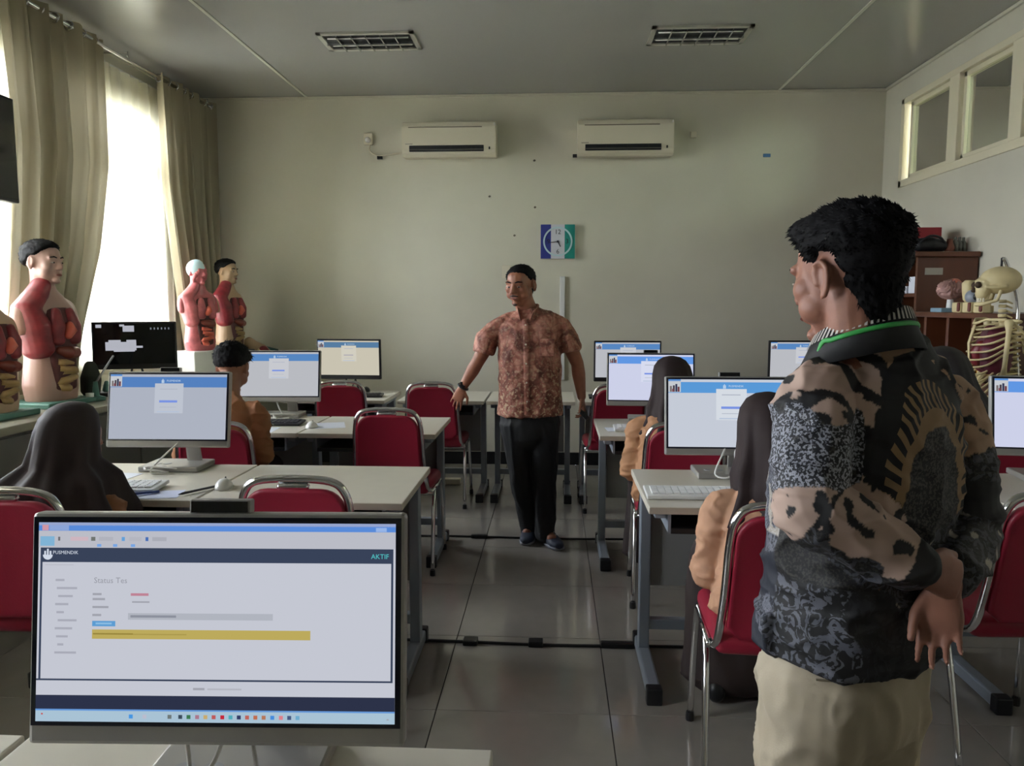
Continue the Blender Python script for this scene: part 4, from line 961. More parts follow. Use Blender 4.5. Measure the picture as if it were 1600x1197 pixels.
bm = B(); lathe(bm, [(.03, 0), (.032, .03), (.02, .06), (.018, .085)], (2.565, 5.2, Z1), 14); tag(obj('brown_jar', bm, mat('brown pottery', rgb(120, 72, 54), .5), None, True), 'small brown jar right of the black bag on the cabinet', 'jar')
for k in range(3):
    bm = B(); lathe(bm, [(.020, 0), (.021, .06), (.009, .08), (.009, .10)], (2.61+.035*k, 5.22+.02*k, Z1), 12); tag(obj('flask', bm, mat('grey flask glass', rgb(120, 122, 112), .15), None, True), 'small grey flask, %s from the brown jar on the cabinet' % ['first', 'second', 'third'][k], 'flask', 'flasks on the cabinet')
# models on the open shelf
S1 = TZ
t = thing('brain_model', 'grey and pink brain model on a pale blue base', 'anatomy model', (2.30, 4.62, S1), PI/2)
bm = B(); box(bm, (0, 0, .012), (.13, .16, .024), .004); obj('base', bm, mat('pale blue base', rgb(130, 160, 176), .5), t)
bm = B(); limb(bm, [((0, 0, .02), .02), ((0, 0, .08), .016)], n=12); obj('stem', bm, m_white, t, True)
me_b = B(); ell(me_b, (0, 0, .13), (.055, .075, .055), sub=4); mb = remesh(me_b, .006, 0); displace(mb, lambda p, n: .006*math.sin(60*noise.noise(p*9))); obj('brain', mb, mat('brain grey pink', rgb(170, 130, 122), .5), t)
bm = B(); ell(bm, (0, -.02, .165), (.035, .035, .03)); obj('pink_lobe', bm, mat('brain pink', rgb(196, 112, 92), .5), t, True)
def vertebra(x, y, s, label, ry):
    t = thing('tooth_model', label, 'anatomy model', (x, y, S1), ry, 'tooth models on the shelf')
    bm = B(); box(bm, (0, 0, .02*s), (.07*s, .09*s, .04*s), .006); obj('base', bm, m_bone, t)
    bm = B(); limb(bm, [((0, 0, .04*s), .012*s), ((0, 0, .08*s), .014*s)], n=12); obj('stem', bm, mat('grey stem', rgb(150, 150, 152), .5), t, True)
    bm = B(); limb(bm, [((0, 0, .07*s), .026*s), ((0, 0, .12*s), .034*s, .03*s), ((0, 0, .16*s), .037*s, .032*s)], (1, 0, 0), 14, 3); obj('crown', bm, m_bone, t, True)
    bm = B(); limb(bm, [((.0, -.022*s, .10*s), .014*s, .016*s), ((0, -.024*s, .145*s), .017*s, .016*s)], (1, 0, 0), 12); obj('pulp', bm, mat('tooth pulp brown', rgb(110, 50, 42), .5), t, True)
    return t
vertebra(2.30, 4.42, 1.0, 'cream tooth model next to the brain model', .3); vertebra(2.30, 4.26, .98, 'cream tooth model in the middle of the open shelf', -.2)
t = thing('lens_model', 'grey eye model between the two tooth models', 'anatomy model', (2.27, 4.32, S1))
bm = B(); ell(bm, (0, 0, .085), (.04, .04, .04)); obj('globe', bm, mat('grey globe', rgb(140, 146, 156), .3), t, True); bm = B(); lathe(bm, [(.035, 0), (.03, .02), (.012, .05)], n=14); obj('base', bm, m_white, t, True)
bm = B(); lathe(bm, [(.014, -.042), (.02, -.036)], (0, 0, .085), 12, 'Y'); obj('pupil', bm, m_black, t)
for k in range(3):
    y = 4.38-.11*k; tt = thing('jaw_block', 'cream jaw block with red gums, %s along the shelf edge' % ['first', 'second', 'third'][k], 'anatomy model', (2.235, y, S1), 0, 'jaw blocks on the shelf')
    bm = B(); box(bm, (0, 0, .028), (.05, .085, .056), .008); obj('block', bm, m_bone, tt); bm = B(); box(bm, (-.004, -.03, .03), (.052, .022, .05), .006); obj('gum', bm, mat('tooth pulp brown', rgb(110, 50, 42), .5), tt)
bm = B(); tube(bm, [(2.33, 4.35, S1), (2.33, 4.34, S1+.17), (2.325, 4.30, S1+.2), (2.32, 4.27, S1+.17)], .006, 8, 4); tag(obj('wire_hook', bm, m_black, None, True), 'black wire hook standing behind the tooth models', 'hook')
# ------------------------------------------------------------------ skeleton on a stand
t = thing('skeleton', 'human skeleton model with dark red chest organs at the right edge', 'skeleton', (2.13, 3.84, 0), PI/2-.25); t.scale = (1.03, 1.03, 1.01)
X = (1, 0, 0)
def bone(nm, spec, m=m_bone, par=None, n=10, side=None): bm = B(); limb(bm, spec, side, n); return obj(nm, bm, m, par or t, True)
bm = B(); ell(bm, (0, -.01, 1.50), (.068, .088, .066)); limb(bm, [((0, .05, 1.49), .05, .045), ((0, .06, 1.45), .045, .035), ((0, .066, 1.425), .034, .026)], X, 14); limb(bm, [((-.055, .06, 1.468), .009), ((-.068, .02, 1.465), .008), ((-.064, -.02, 1.468), .008)], n=8); limb(bm, [((.055, .06, 1.468), .009), ((.068, .02, 1.465), .008), ((.064, -.02, 1.468), .008)], n=8)
sk = obj('skull', remesh(bm, .004, 2), m_bone, t)
for k in (-1, 1):
    bm = B(); ell(bm, (k*.03, .088, 1.478), (.018, .014, .016)); obj('eye_socket', bm, mat('socket dark', rgb(70, 52, 36), .8), sk, True)
bone('nose_cavity', [((0, .097, 1.462), .007), ((0, .10, 1.448), .010)], mat('socket dark', rgb(70, 52, 36), .8), sk)
bm = B(); limb(bm, [((-.055, .0, 1.45), .008, .014), ((-.052, .012, 1.405), .008, .014), ((-.03, .06, 1.388), .010, .013), ((0, .082, 1.385), .010, .014), ((.03, .06, 1.388), .010, .013), ((.052, .012, 1.405), .008, .014), ((.055, 0, 1.45), .008, .014)], (0, 0, 1), 10); obj('jaw', remesh(bm, .004, 2), m_bone, t)
for k in range(8):
    for z in (1.411, 1.401):
        a = -1+2*k/7; bm = B(); box(bm, (.030*a, .080-.018*a*a, z), (.0075, .008, .010), .002, seg=1); obj('tooth', bm, mat('tooth white', rgb(226, 218, 196), .4), sk if z > 1.405 else t)
for k in range(24):
    z = 1.40-.0225*k; y = -.025-.045*math.sin(max(0, (1.33-z))*5.2)+(.02 if z < 1.05 else 0); r = .017+.0006*k
    bm = B(); lathe(bm, [(r*.9, -.008), (r, 0), (r*.9, .008)], (0, y, z), 12); limb(bm, [((0, y-r, z), .006), ((0, y-r-.022, z-.01), .004)], n=6); obj('vertebra', bm, m_bone, t, True)
for k in range(10):
    z = 1.31-.027*k; wv = .085+.055*math.sin(PI*min(1, (k+1)/7)); dz = .03+.012*k; fr = .085+.02*math.sin(PI*k/9)
    for s in (-1, 1):
        pts = [(s*.02, -.055, z), (s*wv*.7, -.085, z-.005), (s*wv, -.02, z-.02), (s*wv*.92, .05, z-.02-dz*.6), (s*(.035 if k < 7 else .06), fr, z-.02-dz*.8)]
        bm = B(); limb(bm, [(p, .0042, .0065) for p in smooth_path(pts, 4)], None, 7); obj('rib', bm, m_bone, t, True)
bone('sternum', [((0, .085, 1.285), .016, .006), ((0, .105, 1.20), .014, .006), ((0, .10, 1.12), .010, .005)], side=X)
for s in (-1, 1):
    bone('clavicle', [((s*.015, .085, 1.295), .007), ((s*.09, .06, 1.315), .006), ((s*.155, .0, 1.315), .008)])
    bm = B(); limb(bm, [((s*.15, -.03, 1.30), .012, .01), ((s*.11, -.09, 1.25), .035, .006), ((s*.085, -.10, 1.16), .012, .005)], X, 12); obj('scapula', bm, m_bone, t, True)
    bone('humerus', [((s*.165, -.01, 1.305), .020), ((s*.172, -.01, 1.26), .011), ((s*.178, 0, 1.10), .010), ((s*.18, .005, 1.02), .018)])
    for q in (-1, 1): bone('forearm_bone', [((s*.18+q*.01, .005, 1.01), .010), ((s*.185+q*.012, .02, .88), .006), ((s*.187+q*.009, .03, .78), .009)])
    for q in range(5): bone('finger_bone', [((s*.187+(q-2)*.012, .035, .76), .006), ((s*.187+(q-2)*.016, .045, .68), .0045), ((s*.187+(q-2)*.016, .05, .62), .0035)])
    bm = B(); limb(bm, [((s*.02, -.05, .90), .02, .03), ((s*.09, -.03, .93), .05, .012), ((s*.11, .02, .88), .03, .015), ((s*.085, .04, .82), .022, .02), ((s*.03, .07, .80), .014, .02)], (0, 1, 0), 12); obj('pelvis_half', remesh(bm, .006, 2), m_bone, t)
    bone('femur', [((s*.09, .015, .83), .020), ((s*.125, .01, .80), .016), ((s*.11, .02, .62), .012), ((s*.09, .02, .45), .024)])
    bone('tibia', [((s*.088, .015, .43), .024), ((s*.087, .0, .36), .012), ((s*.085, -.01, .20), .010), ((s*.085, -.01, .09), .018)])
    bone('foot_bones', [((s*.085, -.05, .05), .02), ((s*.09, .03, .05), .022), ((s*.10, .12, .025), .025, .012)])
for s, sz in ((-1, 1.0), (1, 1.0)):
    bm = B(); limb(bm, [((s*.055, .0, 1.08), .045, .065), ((s*.06, .005, 1.17), .048, .07), ((s*.045, -.005, 1.27), .026, .04)], X, 16); obj('lung', remesh(bm, .007, 3), mat('dark plum organ', rgb(92, 30, 48), .4, var=.2, vscale=18), t)
bm = B(); limb(bm, [((.02, .06, 1.11), .03), ((0, .065, 1.16), .035), ((-.01, .05, 1.20), .02)], None, 12); obj('heart', bm, m_muscle, t, True)
bm = B(); tube(bm, [(0, -.10, .02), (0, -.11, .9), (0, -.09, 1.2), (0, -.085, 1.40), (0, -.03, 1.58), (0, -.01, 1.60)], .009, 10, 5); obj('stand_pole', bm, m_chrome, t, True)
bm = B(); tube(bm, [(0, -.01, 1.555), (0, -.01, 1.605)], .005, 8); obj('hanger_hook', bm, m_black, t, True)
for k in range(5):
    a = 2*PI*k/5+.3; bm = B(); limb(bm, [((0, -.10, .05), .014), ((.16*math.cos(a), -.10+.16*math.sin(a), .03), .010)], n=8); f = obj('stand_leg', bm, m_black, t, True)
    bm = B(); ell(bm, (.16*math.cos(a), -.10+.16*math.sin(a), .016), (.016, .016, .016), sub=2); obj('caster', bm, m_black, f, True)
# ---- brown and cream batik for the walking man
def batik_brown():
    m = bpy.data.materials.new('brown batik cloth'); m.use_nodes = True; nt = m.node_tree; b = nt.nodes['Principled BSDF']; b.inputs['Roughness'].default_value = .75
    tc = nt.nodes.new('ShaderNodeTexCoord')
    n1 = nt.nodes.new('ShaderNodeTexNoise'); n1.inputs['Scale'].default_value = 9; n1.inputs['Detail'].default_value = 3; n1.inputs['Distortion'].default_value = 1.5
    v1 = nt.nodes.new('ShaderNodeTexVoronoi'); v1.feature = 'DISTANCE_TO_EDGE'; v1.inputs['Scale'].default_value = 17
    n2 = nt.nodes.new('ShaderNodeTexNoise'); n2.inputs['Scale'].default_value = 60; n2.inputs['Detail'].default_value = 2
    for n in (n1, v1, n2): nt.links.new(tc.outputs['Object'], n.inputs['Vector'])
    r1 = nt.nodes.new('ShaderNodeValToRGB'); e = r1.color_ramp.elements; e[0].position = .36; e[0].color = (*rgb(104, 58, 48), 1); e[1].position = .62; e[1].color = (*rgb(184, 128, 112), 1)
    x = e.new(.5); x.color = (*rgb(150, 92, 76), 1)
    r2 = nt.nodes.new('ShaderNodeValToRGB'); e = r2.color_ramp.elements; e[0].position = .02; e[0].color = (1, 1, 1, 1); e[1].position = .10; e[1].color = (0, 0, 0, 1)
    r3 = nt.nodes.new('ShaderNodeValToRGB'); e = r3.color_ramp.elements; e[0].position = .54; e[0].color = (0, 0, 0, 1); e[1].position = .60; e[1].color = (1, 1, 1, 1)
    nt.links.new(n1.outputs[0], r1.inputs[0]); nt.links.new(v1.outputs[0], r2.inputs[0]); nt.links.new(n2.outputs[0], r3.inputs[0])
    # pale motifs become denser towards the hem
    sp = nt.nodes.new('ShaderNodeSeparateXYZ'); nt.links.new(tc.outputs['Object'], sp.inputs[0])
    mr = nt.nodes.new('ShaderNodeMapRange'); mr.inputs[1].default_value = 1.12; mr.inputs[2].default_value = .80; mr.inputs[3].default_value = .25; mr.inputs[4].default_value = .85
    nt.links.new(sp.outputs[2], mr.inputs[0])
    mul = nt.nodes.new('ShaderNodeMath'); mul.operation = 'MULTIPLY'; nt.links.new(r3.outputs[0], mul.inputs[0]); nt.links.new(mr.outputs[0], mul.inputs[1])
    m1 = nt.nodes.new('ShaderNodeMixRGB'); m1.inputs[2].default_value = (*rgb(206, 178, 146), 1); nt.links.new(mul.outputs[0], m1.inputs[0]); nt.links.new(r1.outputs[0], m1.inputs[1])
    dk = nt.nodes.new('ShaderNodeMath'); dk.operation = 'MULTIPLY'; dk.inputs[1].default_value = .3; nt.links.new(r2.outputs[0], dk.inputs[0])
    m2 = nt.nodes.new('ShaderNodeMixRGB'); m2.inputs[2].default_value = (*rgb(74, 40, 34), 1); nt.links.new(dk.outputs[0], m2.inputs[0]); nt.links.new(m1.outputs[0], m2.inputs[1])
    nt.links.new(m2.outputs[0], b.inputs['Base Color']); return m
# ============================ walking man
def walking_man():
    c = atZ(845, 846, 0); Y0 = c.y; X0 = atY(828, 660, Y0).x
    t = thing('person', 'man in a brown short sleeved batik shirt and black trousers walking in the aisle', 'person', (X0, Y0, 0), PI)
    iv = t.matrix_basis.inverted()
    def P(px, py, dy=0): return iv @ atY(px, py, Y0+dy)
    H = Hm(P(813, 446, -.05), -.42, .14, 0, .95) @ M.Diagonal((1.10, 1.03, 1.0, 1))      # turned to his right
    nb = P(824, 486)
    sR, eR, wR = P(776, 511, .01), P(746, 566, .0), P(722, 607, .03)
    sL, eL, wL = P(876, 508, .01), P(902, 568, .03), P(909, 622, -.02)
    hR, hL = P(806, 660), P(850, 660); kR, kL = P(815, 745, .0), P(851, 746, -.03); aR, aL = P(829, 822, .10), P(852, 828, .0)
    bm = B(); head(bm, H, nb, neck_r=.058)
    X = (1, 0, 0)
    limb(bm, [(P(826, 660), .145, .10), (P(827, 600), .14, .10), (P(827, 540), .15, .11), (P(827, 505), .15, .09), (P(825, 490), .09, .07)], X, 18)
    for s, e, w, hd, nrm, th, cu in ((sR, eR, wR, P(703, 652, .05)-wR, V((-.15, -1, -.1)), 1, (.10, .12, .16, .2)), (sL, eL, wL, P(914, 650, -.04)-wL, V((.9, -.1, 0)), -1, (.5, .55, .6, .65))):
        limb(bm, [(s, .052), (s*.5+e*.5, .046), (e, .038), (e*.7+w*.3, .040), (e*.3+w*.7, .031), (w, .025)], None, 14)
        hand(bm, w, hd, nrm, th, cu, .14 if th > 0 else .05, .8, .92)
    for h, k, a in ((hR, kR, aR), (hL, kL, aL)): limb(bm, [(h, .085), (k, .052), (k*.6+a*.4, .05), (a, .035)], None, 12)
    for a, d in ((aR, (.15, .9, 0)), (aL, (-.35, .9, 0))): limb(bm, [(a, .035), (V((a.x, a.y, .05)), .036), (V((a.x, a.y, .05))+V(d)*.12, .03)], None, 10)
    obj('body', remesh(bm, .0048, 3), m_skin1, t)
    face(H, t, True, 1)
    hair(H, t, .010, .003, .0, 1600, 3, zt=[(1.0, .66), (.8, .58), (.55, .50), (.42, .20), (.28, .0), (.12, .02), (0, .16), (-.2, .0), (-.4, -.35), (-.6, -.55), (-1, -.70)], back=.003, slen=.007, nape=.07)
    # shirt
    bm = B()
    limb(bm, [(P(828, 648), .190, .137), (P(828, 630), .185, .135), (P(828, 590), .182, .138), (P(828, 545), .178, .135), (P(827, 520), .178, .120), (P(827, 508), .176, .104), (P(826, 499), .150, .090), (P(825, 491), .112, .078), (P(824, 484), .075, .066)], X, 28, 2.5, cap=False)
    slimb(bm, [(P(806, 499), .05, .05), (P(788, 504), .050, .048), (P(774, 515), .060, .056), (P(762, 530), .07, .062), (P(756, 552), .074, .064)], V((0, 1, 0)), 16, cap=False)
    slimb(bm, [(P(846, 497), .05, .05), (P(864, 501), .050, .048), (P(877, 511), .060, .055), (P(886, 525), .07, .060), (P(892, 549), .072, .062)], V((0, 1, 0)), 16, cap=False)
    cloth_obj('shirt', bm, BRB, t, .007, 12, creases(.006, 8, 5, 2, .006))
    # collar, placket, pocket, buttons
    bm = B(); yF = .085
    for k in (-1, 1): limb(bm, [(P(824, 478, .055), .006, .022), (P(824+k*-1*17, 480, 0), .006, .022), (P(822-k*11, 490, -.075), .006, .03), (P(821-k*8, 499, -.10), .005, .018)], None, 8)
    obj('collar', remesh(bm, .004, 3), BRB, t)
    bm = B()
    pl = [P(821, 499, -.108), P(822, 530, -.143), P(823, 590, -.146), P(824, 648, -.143)]
    limb(bm, [(p, .016, .004) for p in pl], X, 10); obj('placket', bm, BRB, t, True)
    for i in range(5):
        p = pl[0].lerp(pl[-1], .06+.2*i); q = [a for a in pl]; y = max(pl[1].y, .14)+.007 if i else pl[0].y+.012
        bm = B(); lathe(bm, [(.0055, 0), (.0055, .003)], (p.x, y, p.z), 10, 'Y'); obj('button', bm, m_cream, t)
    bm = B(); limb(bm, [(P(855, 530, -.128), .042, .004), (P(855, 556, -.136), .042, .004)], X, 12, 5); obj('chest_pocket', bm, BRB, t, True)
    # trousers, shoes
    m_tr = mat('black trousers', rgb(16, 16, 19), .7, bump=.1, bscale=300)
    bm = B()
    limb(bm, [(P(828, 640), .165, .12), (P(828, 662), .168, .122), (P(828, 685), .15, .115)], X, 20)
    for h, k, a in ((hR, kR, aR), (hL, kL, aL)):
        aa = V((a.x, a.y+.02, .04)); limb(bm, [(h, .092, .105), (h.lerp(k, .45), .082, .088), (k, .068, .074), (k.lerp(aa, .6), .060, .072), (aa, .056, .085)], X, 16)
    cloth_obj('trousers', bm, m_tr, t, .008, 4, creases(.006, 9, 4, 5, .005))
    m_sh = mat('navy shoe cloth', rgb(46, 54, 74), .6); m_so = mat('pale shoe sole', rgb(150, 154, 164), .6)
    for a, d in ((aR, V((.12, 1, 0))), (aL, V((-.45, .9, 0)))):
        h = V((a.x, a.y, 0))-d.normalized()*.05; bm = B(); shoe(bm, h, d); s_ = cloth_obj('shoe', bm, m_sh, t, .006, 2)
        bm = B(); dn = d.normalized(); Xs = dn.cross(V((0, 0, 1))); limb(bm, [(h+V((0, 0, .012))-dn*.02, .034, .011), (h+dn*.1+V((0, 0, .012)), .040, .011), (h+dn*.18+V((0, 0, .012)), .048, .011), (h+dn*.235+V((0, 0, .012)), .034, .011)], Xs, 14, 3); obj('sole', bm, m_so, s_, True)
        bm = B()
        for j in range(3): p = h+dn*(.10+.025*j)+V((0, 0, .088-.012*j)); tube(bm, [p-Xs*.022, p+V((0, 0, .006)), p+Xs*.022], .003, 6)
        obj('laces', bm, m_white, s_)
    # wrist watch
    d = (wR-eR).normalized(); p = wR-d*.012; s1 = d.orthogonal().normalized(); s2 = d.cross(s1)
    bm = B(); tube(bm, [p+(s1*math.cos(a)+s2*math.sin(a))*.030 for a in [2*PI*k/16 for k in range(17)]], .007, 6); w_ = obj('wrist_watch', bm, m_black, t, True)
    bm = B(); dial = p+V((0, .024, .016)); box(bm, dial, (.03, .012, .034), .004); obj('watch_case', bm, m_black, w_)
    # what he holds in the other hand
    q = atY(911, 646, Y0-.06); bm = B(); limb(bm, [((q.x-.02, q.y, q.z+.02), .012, .007), ((q.x, q.y-.01, q.z), .016, .008), ((q.x+.025, q.y-.01, q.z-.028), .013, .007)], (1, 0, 0), 12)
    tag(obj('remote_control', remesh(bm, .004, 2), m_black), 'small black gadget held in the walking man\'s lowered hand', 'gadget')
    bm = B(); q = atY(710, 638, Y0+.03); limb(bm, [((q.x-.004, q.y-.05, .745), .0025), ((q.x+.012, q.y-.055, .80), .0025)], n=8)
BRB = batik_brown()
walking_man()
# ============================ standing man in dark batik
def batik_dark():
    m = bpy.data.materials.new('black and tan batik cloth'); m.use_nodes = True; nt = m.node_tree; b = nt.nodes['Principled BSDF']; b.inputs['Roughness'].default_value = .7
    L = nt.links.new
    ca = nt.nodes.new('ShaderNodeAttribute'); ca.attribute_name = 'base'; cs = nt.nodes.new('ShaderNodeAttribute'); cs.attribute_name = 'speck'; cr = nt.nodes.new('ShaderNodeAttribute'); cr.attribute_name = 'arch'
    tc = nt.nodes.new('ShaderNodeTexCoord')
    def noise_ramp(scale, lo, hi, detail=2, dist=0, voro=False):
        n = nt.nodes.new('ShaderNodeTexNoise'); n.inputs['Scale'].default_value = scale; n.inputs['Detail'].default_value = detail; n.inputs['Distortion'].default_value = dist
        L(tc.outputs['Object'], n.inputs['Vector']); r = nt.nodes.new('ShaderNodeMapRange'); r.inputs[1].default_value = lo; r.inputs[2].default_value = hi; L(n.outputs[0], r.inputs[0]); return r.outputs[0]
    def math_(op, a, b_, c=None):
        n = nt.nodes.new('ShaderNodeMath'); n.operation = op
        for i, v in enumerate((a, b_, c)):
            if v is None: continue
            if isinstance(v, (int, float)): n.inputs[i].default_value = v
            else: L(v, n.inputs[i])
        return n.outputs[0]
    def mix(f, a, c):
        n = nt.nodes.new('ShaderNodeMixRGB'); L(f, n.inputs[0])
        if isinstance(a, tuple): n.inputs[1].default_value = (*a, 1)
        else: L(a, n.inputs[1])
        if isinstance(c, tuple): n.inputs[2].default_value = (*c, 1)
        else: L(c, n.inputs[2])
        return n.outputs[0]
    sx = nt.nodes.new('ShaderNodeSeparateXYZ'); L(cs.outputs['Vector'], sx.inputs[0]); ax = nt.nodes.new('ShaderNodeSeparateXYZ'); L(cr.outputs['Vector'], ax.inputs[0])
    fine = noise_ramp(210, .49, .55); curl = noise_ramp(34, .50, .53, 3, 2.2); big = noise_ramp(11, .53, .55, 2, 1.2)
    spk = mix(fine, rgb(30, 31, 36), rgb(148, 150, 160)); c = mix(sx.outputs[0], ca.outputs['Color'], spk)
    dimspk = mix(fine, rgb(24, 23, 24), rgb(70, 66, 62)); c = mix(sx.outputs[1], c, dimspk)
    # curling grey-blue sprigs on the dark lower half
    c = mix(math_('MULTIPLY', curl, sx.outputs[2]), c, rgb(118, 120, 132))
    # radial fringe of the arch motif
    r_, ang = ax.outputs[0], ax.outputs[1]
    tooth = math_('GREATER_THAN', math_('SINE', math_('MULTIPLY', ang, 46), 0), -.1)
    inb = math_('MULTIPLY', math_('GREATER_THAN', r_, .80), math_('LESS_THAN', r_, 1.04)); c = mix(math_('MULTIPLY', inb, tooth), c, rgb(20, 19, 20))
    blk = math_('MULTIPLY', math_('GREATER_THAN', r_, 1.0), math_('LESS_THAN', r_, 1.2)); c = mix(blk, c, rgb(22, 21, 22))
    L(c, b.inputs['Base Color']); return m
def standing_man():
    Y0 = 1.45; X0 = atY(1318, 1040, Y0).x; RZ = math.radians(33)
    t = thing('person', 'man in a long sleeved black and tan batik shirt standing with hands behind his back', 'person', (X0, Y0, 0), RZ)
    iv = t.matrix_basis.inverted()
    def P(px, py, Y=Y0): return iv @ atY(px, py, Y)
    H = Hm(P(1324, 434, 1.42), math.radians(0), .12, -.03, .99) @ M.Diagonal((1.06, 1.0, 1.0, 1))
    nb = P(1342, 526, 1.43)
    sL, eL, wL = P(1270, 625, 1.36), P(1268, 790, 1.27), P(1440, 890, 1.25)
    sR, eR, wR = P(1478, 640, 1.56), P(1512, 838, 1.46), P(1474, 918, 1.30)
    X = (1, 0, 0)
    bm = B(); head(bm, H, nb, neck_r=.064)
    limb(bm, [(P(1318, 1080), .15, .11), (P(1330, 900), .145, .11), (P(1350, 720), .155, .115), (P(1366, 610), .16, .09), (P(1370, 570), .09, .07)], X, 18)
    for s, e, w in ((sL, eL, wL), (sR, eR, wR)): limb(bm, [(s, .052), (s.lerp(e, .5), .046), (e, .040), (e.lerp(w, .3), .042), (e.lerp(w, .7), .032), (w, .027)], None, 14)
    hand(bm, wR, P(1468, 985, 1.29)-wR, iv.to_3x3() @ V((-.35, -.9, .1)), 1, (.22, .3, .36, .42), .05, .35, .92)
    hand(bm, wL, P(1490, 905, 1.27)-wL, iv.to_3x3() @ V((.1, .9, -.25)), 1, (.75, .8, .8, .8), .02, .3, .92)
    for k in (-1, 1):
        limb(bm, [((k*.075, 0, .74), .075), ((k*.095, .01, .46), .055), ((k*.10, -.01, .09), .036)], None, 12)
        limb(bm, [((k*.10, -.02, .05), .036), ((k*.115, .14, .035), .034)], None, 10)
    obj('body', remesh(bm, .0045, 3), m_skin2, t)
    face(H, t)
    hair(H, t, .025, .005, .014, 5000, 11, zt=[(1.0, .62), (.75, .52), (.52, .30), (.40, .02), (.22, -.02), (.12, .22), (-.18, .20), (-.32, -.25), (-.6, -.62), (-1, -.78)], back=.006, slen=.008, nape=.10)
    # shirt
    bm = B()
    limb(bm, [(P(1322, 1002), .178, .144), (P(1324, 970), .176, .142), (P(1330, 920), .170, .138), (P(1340, 830), .172, .138), (P(1352, 730), .178, .138), (P(1362, 650), .182, .124), (P(1368, 600), .165, .098), (P(1362, 565), .120, .082), (P(1350, 545), .090, .078), (P(1345, 530), .082, .076)], X, 32, 2.4, cap=False)
    slimb(bm, [(sL+V((.06, 0, .015)), .055), (sL+V((.01, 0, .0)), .064), (sL.lerp(eL, .35), .066), (sL.lerp(eL, .7), .062), (eL, .060), (eL.lerp(wL, .3), .058), (eL.lerp(wL, .7), .049), (eL.lerp(wL, .98), .040)], None, 18)
    slimb(bm, [(sR+V((-.06, 0, .015)), .055), (sR+V((-.01, 0, .0)), .064), (sR.lerp(eR, .35), .066), (sR.lerp(eR, .7), .062), (eR, .058), (eR.lerp(wR, .35), .054), (eR.lerp(wR, .8), .044)], None, 18)
    limb(bm, [(P(1222, 960, 1.40), .05, .012), (P(1222, 1010, 1.40), .045, .012), (P(1214, 1024, 1.40), .02, .01)], X, 12)
    me = remesh(bm, .0036, 6); displace(me, creases(.008, 6, 11, 4, .006))
    # cloth colour zones, in the wearer's own frame
    def seg(p, a, b):
        ab = b-a; u = max(0, min(1, (p-a).dot(ab)/ab.dot(ab))); return (p-(a+ab*u)).length, u
    tan = V(rgb(166, 134, 108)); pink = V(rgb(182, 156, 142)); gold = V(rgb(142, 114, 80)); dark = V(rgb(26, 25, 26)); navy = V(rgb(30, 34, 46)); blk = V(rgb(10, 10, 12)); cream = V(rgb(190, 180, 166))
    A = me.color_attributes.new('base', 'FLOAT_COLOR', 'POINT'); S = me.attributes.new('speck', 'FLOAT_VECTOR', 'POINT'); AR = me.attributes.new('arch', 'FLOAT_VECTOR', 'POINT')
    ac = P(1432, 800, 1.36)
    for i, v in enumerate(me.vertices):
        p = v.co; nz = noise.noise(p*14); nz2 = noise.noise(p*30+V((3, 1, 2))); nb_ = noise.noise(p*60)
        dlu, ulu = seg(p, sL, eL); dlf, ulf = seg(p, eL, wL); dru, uru = seg(p, sR, eR); drf, urf = seg(p, eR, wR)
        c = dark; s = (0, 0, 0); ar = (3, 0, 0)
        arm = min(dlu, dlf, dru, drf) < .082
        if arm and dlf < dlu and dlf < min(dru, drf):
            c = pink if (.05 < ulf+.12*nz < .82 and nz2 < .28) else dark
            if dlf > .03 and p.z < (eL.z+(wL.z-eL.z)*ulf)-.022+.02*nz2: c = dark; s = (0, .4, .35)
        elif arm and dlu < min(dru, drf):
            if p.z > sL.z-.01+.03*nz: c = pink if nz2 < .25 and math.sin(95*(p.x*.8+p.y*.5)+3*nz) < .55 else dark
            elif p.x < sL.x+.055+.03*nz: s = (1, 0, 0) if nz2 < .42 else (.0, .6, 0); c = dark
            else: s = (0, .5, 0)
            if ulu > .93: c = pink if nz2 < .3 else dark; s = (0, 0, 0)
        elif arm and dru < drf:
            if uru < .42+.1*nz: c = tan if nz2 < .33 else blk
            elif uru < .62: c = dark; s = (0, .6, .3)
            elif uru < .95: c = tan if (p.x > sR.x+.0+.05*nz) else dark
            else: c = dark
        elif arm: c = dark; s = (0, .3, .3); c = cream if nz2 > .5 else dark
        else:
            if p.y < .03:                      # back panel
                dx = (p.x-ac.x)/.118; dz = (p.z-ac.z)/(.235 if p.z > ac.z else .26)
                r = math.hypot(dx, dz); ang = math.atan2(dx, dz); ar = (r, ang, 0) if p.z > ac.z-.13 else (3, 0, 0)
                if p.z < ac.z-.12: c = blk if p.x > -.06+.03*nz else dark; s = (0, 0, .6 if p.x < -.125+.03*nz else (.05 if p.x < -.03 else 0))
                elif r < .66+.05*nz2: c = dark; s = (0, 1, 0)
                elif r < 1.02: c = gold
                elif r < 1.2: c = dark
                elif p.z > ac.z+.05: c = (tan if nz < .22 and nz2 < .35 else blk) if p.x > ac.x-.06 else (pink if math.sin(95*(p.x*.8+p.z*.5)+3*nz) < .45 and nz2 < .35 else dark)
                else: c = dark; s = (0, .5, 0)
            else:                              # side and front
                if p.z > 1.12: c = pink if nz < .25 else dark
                elif p.z > .98: c = cream if nz2 > .02 else V(rgb(70, 72, 84)); s = (.35, 0, .0)
                elif nz > -.05 or p.z < .80: c = navy
                else: c = navy; s = (.3, 0, .6)
        A.data[i].color = (c[0], c[1], c[2], 1); S.data[i].vector = s; AR.data[i].vector = ar
    DB = batik_dark(); obj('shirt', me, DB, t)
    # collar band with white dashes
    m_col = mat('black collar cloth', rgb(24, 24, 26), .7); m_dash = mat('white collar dash', rgb(196, 192, 186), .7)
